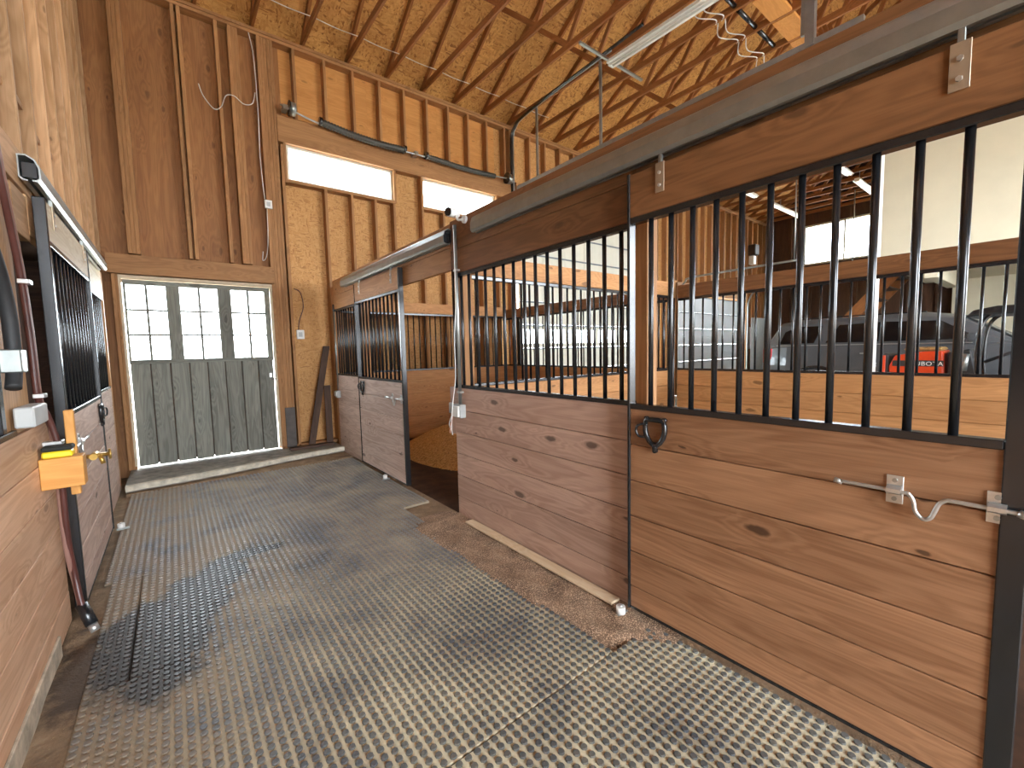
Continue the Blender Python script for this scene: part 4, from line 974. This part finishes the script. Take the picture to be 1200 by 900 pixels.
loft_y('body', [lowp(4.12, .84, .55, 1.02), lowp(4.06, .93, .42, 1.32), lowp(3.6, 1.0, .36, 1.36), lowp(2.0, 1.0, .34, 1.36), lowp(0.55, 1.0, .34, 1.34), lowp(0.35, 1.0, .34, 1.31), lowp(-.5, .98, .36, 1.24), lowp(-1.0, .9, .42, 1.12), lowp(-1.2, .78, .5, .92)], PAINT, suv)
loft_y('cabin', [(4.0, [(.86, 1.33), (.84, 1.36), (.82, 1.40), (.8, 1.44)]), (3.78, [(.93, 1.33), (.86, 1.55), (.80, 1.76), (.70, 1.83)]), (3.4, [(.95, 1.33), (.88, 1.58), (.81, 1.80), (.70, 1.88)]), (1.5, [(.95, 1.33), (.88, 1.58), (.81, 1.82), (.70, 1.90)]), (1.05, [(.95, 1.33), (.88, 1.56), (.80, 1.76), (.68, 1.83)]), (.35, [(.90, 1.31), (.86, 1.33), (.8, 1.35), (.7, 1.37)])], PAINT, suv)
def side_glass(pts, nm='side_window'):
    for s in (-1, 1):
        v = []; 
        for off in (0.004, 0.022):
            for (y, z) in pts:
                u = (z - 1.33) / .47; wv = .95 - .135 * u
                v.append((s * (wv + off - .006), y - 1.5, z + .02))
        n = len(pts); f = [tuple(range(n)), tuple(reversed(range(n, 2 * n)))] + [(i, n + i, n + (i + 1) % n, (i + 1) % n) for i in range(n)]
        raw(nm, v, f, CGL, suv, (cxv, 1.5, -.02))
side_glass([(3.74, 1.39), (3.66, 1.64), (3.45, 1.74), (3.0, 1.74), (3.12, 1.40)]); side_glass([(2.92, 1.40), (2.72, 1.74), (2.10, 1.76), (2.10, 1.40)]); side_glass([(2.02, 1.40), (2.02, 1.76), (1.30, 1.74), (.82, 1.42)])
wsg = raw('windshield', [(-.74, 1.02 - 1.5, 1.80), (.74, 1.02 - 1.5, 1.80), (.84, .42 - 1.5, 1.40), (-.84, .42 - 1.5, 1.40)], [(0, 1, 2, 3)], CGL, suv, (cxv, 1.5, .0))
for s in (-1, 1):
    box('tail_light', (cxv + s * .80, cxv + s * .95), (3.88, 4.075), (.98, 1.30), plain('red_lens', '#b3212a', .2, 0, .1, 4), suv, .02)
    box('roof_rail', (cxv + s * .66, cxv + s * .70), (1.5, 3.5), (1.90, 1.925), BLK, suv, .008)
    box('belt_trim', (cxv + s * .955, cxv + s * .972), (.9, 3.8), (1.345, 1.362), GALV, suv, .002)
    for y in (2.25, 1.2): box('door_handle', (cxv + s * 1.0, cxv + s * 1.025), (y - .1, y + .1), (1.17, 1.2), GALV, suv, .006)
    box('mirror', (cxv + s * 1.0, cxv + s * 1.16), (.82, .95), (1.36, 1.52), PAINT, suv, .03)
    for y in (3.05, 0.05):
        w_ = cyl('wheel', (cxv + s * .76, y, .37), (cxv + s * 1.012, y, .37), .39, RUB, suv, 28); cyl('rim', (cxv + s * 1.0, y, .37), (cxv + s * 1.02, y, .37), .26, GALV, w_, 20)
        tube('wheel_arch', [(cxv + s * 1.005, y + .50 * math.cos(a), .40 + .52 * math.sin(a)) for a in [math.pi * k / 14 for k in range(15)]], .035, BLK, suv, 6, sm=False)
    box('headlight', (cxv + s * .55, cxv + s * .80), (-1.2, -.98), (.86, 1.02), WHITE, suv, .03)

# ------------------------------------------------------------------ orange tractor with canopy
tx = 8.35; ORG = plain('orange_enamel', '#d8451c', .35, 0, .06); DKM = plain('dark_machine_grey', '#2f3032', .5, 0, .2)
tc = thing('tractor', 'orange compact tractor with black canopy behind the stall bars', 'tractor', (tx, 0.8, -.02))
def prism_x(name, prof, x0, x1, mat, parent):
    n = len(prof); v = [(x0 - tx, y - .8, z + .02) for y, z in prof] + [(x1 - tx, y - .8, z + .02) for y, z in prof]
    f = [tuple(range(n)), tuple(reversed(range(n, 2 * n)))] + [(i, n + i, n + (i + 1) % n, (i + 1) % n) for i in range(n)]
    o = raw(name, v, f, mat, parent, (tx, .8, -.02)); b = o.modifiers.new('bevel', 'BEVEL'); b.width = .02; b.segments = 2; b.limit_method = 'ANGLE'; return o
prism_x('hood', [(1.50, .62), (1.52, 1.05), (1.46, 1.20), (1.2, 1.25), (.97, 1.26), (.94, .62)], tx - .30, tx + .30, ORG, tc)
prism_x('grille', [(1.66, .62), (1.64, 1.12), (1.58, 1.24), (1.525, 1.21), (1.53, .62)], tx - .28, tx + .28, DKM, tc)
box('grille_bar', (tx - .305, tx - .28), (1.56, 1.60), (.85, 1.2), ORG, tc); tube('headlamp_guard', [(tx - .3, 1.66, 1.08), (tx - .33, 1.72, 1.12), (tx - .34, 1.75, 1.08), (tx - .33, 1.72, 1.03), (tx - .3, 1.66, 1.05)], .008, ZINC, tc, 6)
stp = box('side_stripe', (tx - .306, tx - .299), (.96, 1.48), (1.05, 1.13), DKM, tc, .001)
fc = bpy.data.curves.new('lettering', 'FONT'); fc.body = 'KUBOTA'; fc.size = .078; fc.extrude = .002; fc.align_x = 'CENTER'; fc.space_character = 1.1
fo = bpy.data.objects.new('tmp', fc); COL.objects.link(fo)
dg = bpy.context.evaluated_depsgraph_get(); me = bpy.data.meshes.new_from_object(fo.evaluated_get(dg)); bpy.data.objects.remove(fo)
me.materials.clear(); me.materials.append(WHITE)
lo_ = bpy.data.objects.new('lettering', me); COL.objects.link(lo_); lo_.parent = stp
lo_.rotation_euler = (math.radians(90), 0, math.radians(-90)); lo_.location = (-.0055, 0.0, -.03)
lo_.location.y = 1.13 - 1.22
box('straw', (tx - .2, tx + .2), (.98, 1.38), (1.255, 1.31), plain('straw', '#b08d55', .9, 0, .3, 30), tc, .03)
prism_x('chassis', [(1.6, .35), (1.6, .62), (-.9, .62), (-.9, .35)], tx - .22, tx + .22, DKM, tc)
prism_x('dash', [(.93, .62), (.93, 1.24), (.72, 1.28), (.6, .62)], tx - .25, tx + .25, DKM, tc)
tube('steering_wheel', [(tx + .17 * math.cos(a), .22 + .07 * math.sin(a), 1.30 + .14 * math.sin(a)) for a in [2 * math.pi * k / 18 for k in range(18)]], .015, BLK, tc, 6, True); cyl('steering_column', (tx, .62, 1.1), (tx, .26, 1.3), .02, DKM, tc)
box('seat', (tx - .24, tx + .24), (-.55, -.15), (.85, .98), BLK, tc, .03); box('seat_back', (tx - .24, tx + .24), (-.66, -.56), (.95, 1.4), BLK, tc, .03)
for s in (-1, 1):
    tube('fender', [(tx + s * .5, .25, .82), (tx + s * .5, .1, 1.06), (tx + s * .5, -.3, 1.16), (tx + s * .5, -.75, 1.05), (tx + s * .5, -.95, .75)], .07, DKM, tc, 8)
    w_ = cyl('rear_wheel', (tx + s * .36, -.35, .55), (tx + s * .66, -.35, .55), .56, RUB, tc, 28); cyl('rim', (tx + s * .655, -.35, .55), (tx + s * .67, -.35, .55), .3, ORG, w_, 20)
    w_ = cyl('front_wheel', (tx + s * .38, 1.25, .33), (tx + s * .58, 1.25, .33), .33, RUB, tc, 24); cyl('rim', (tx + s * .575, 1.25, .33), (tx + s * .59, 1.25, .33), .18, ORG, w_, 16)
    tube('canopy_post', [(tx + s * .42, .62, .62), (tx + s * .42, .66, 1.2), (tx + s * .42, .62, 1.6), (tx + s * .4, .5, 1.74)], .022, BLK, tc, 8); tube('canopy_post', [(tx + s * .42, -.75, .6), (tx + s * .42, -.72, 1.74)], .025, BLK, tc, 8, sm=False)
prism_x('canopy', [(.76, 1.68), (.70, 1.76), (.5, 1.80), (-.8, 1.80), (-1.0, 1.72), (-1.0, 1.68), (.5, 1.70)], tx - .55, tx + .55, BLK, tc)
cyl('lever', (tx - .3, .35, .7), (tx - .33, .3, 1.2), .012, ZINC, tc, 6); cyl('exhaust', (tx - .33, .78, 1.0), (tx - .33, .76, 1.22), .04, GALV, tc, 10)
for o in bpy.data.objects:
    if '_w' in o.keys(): del o['_w']
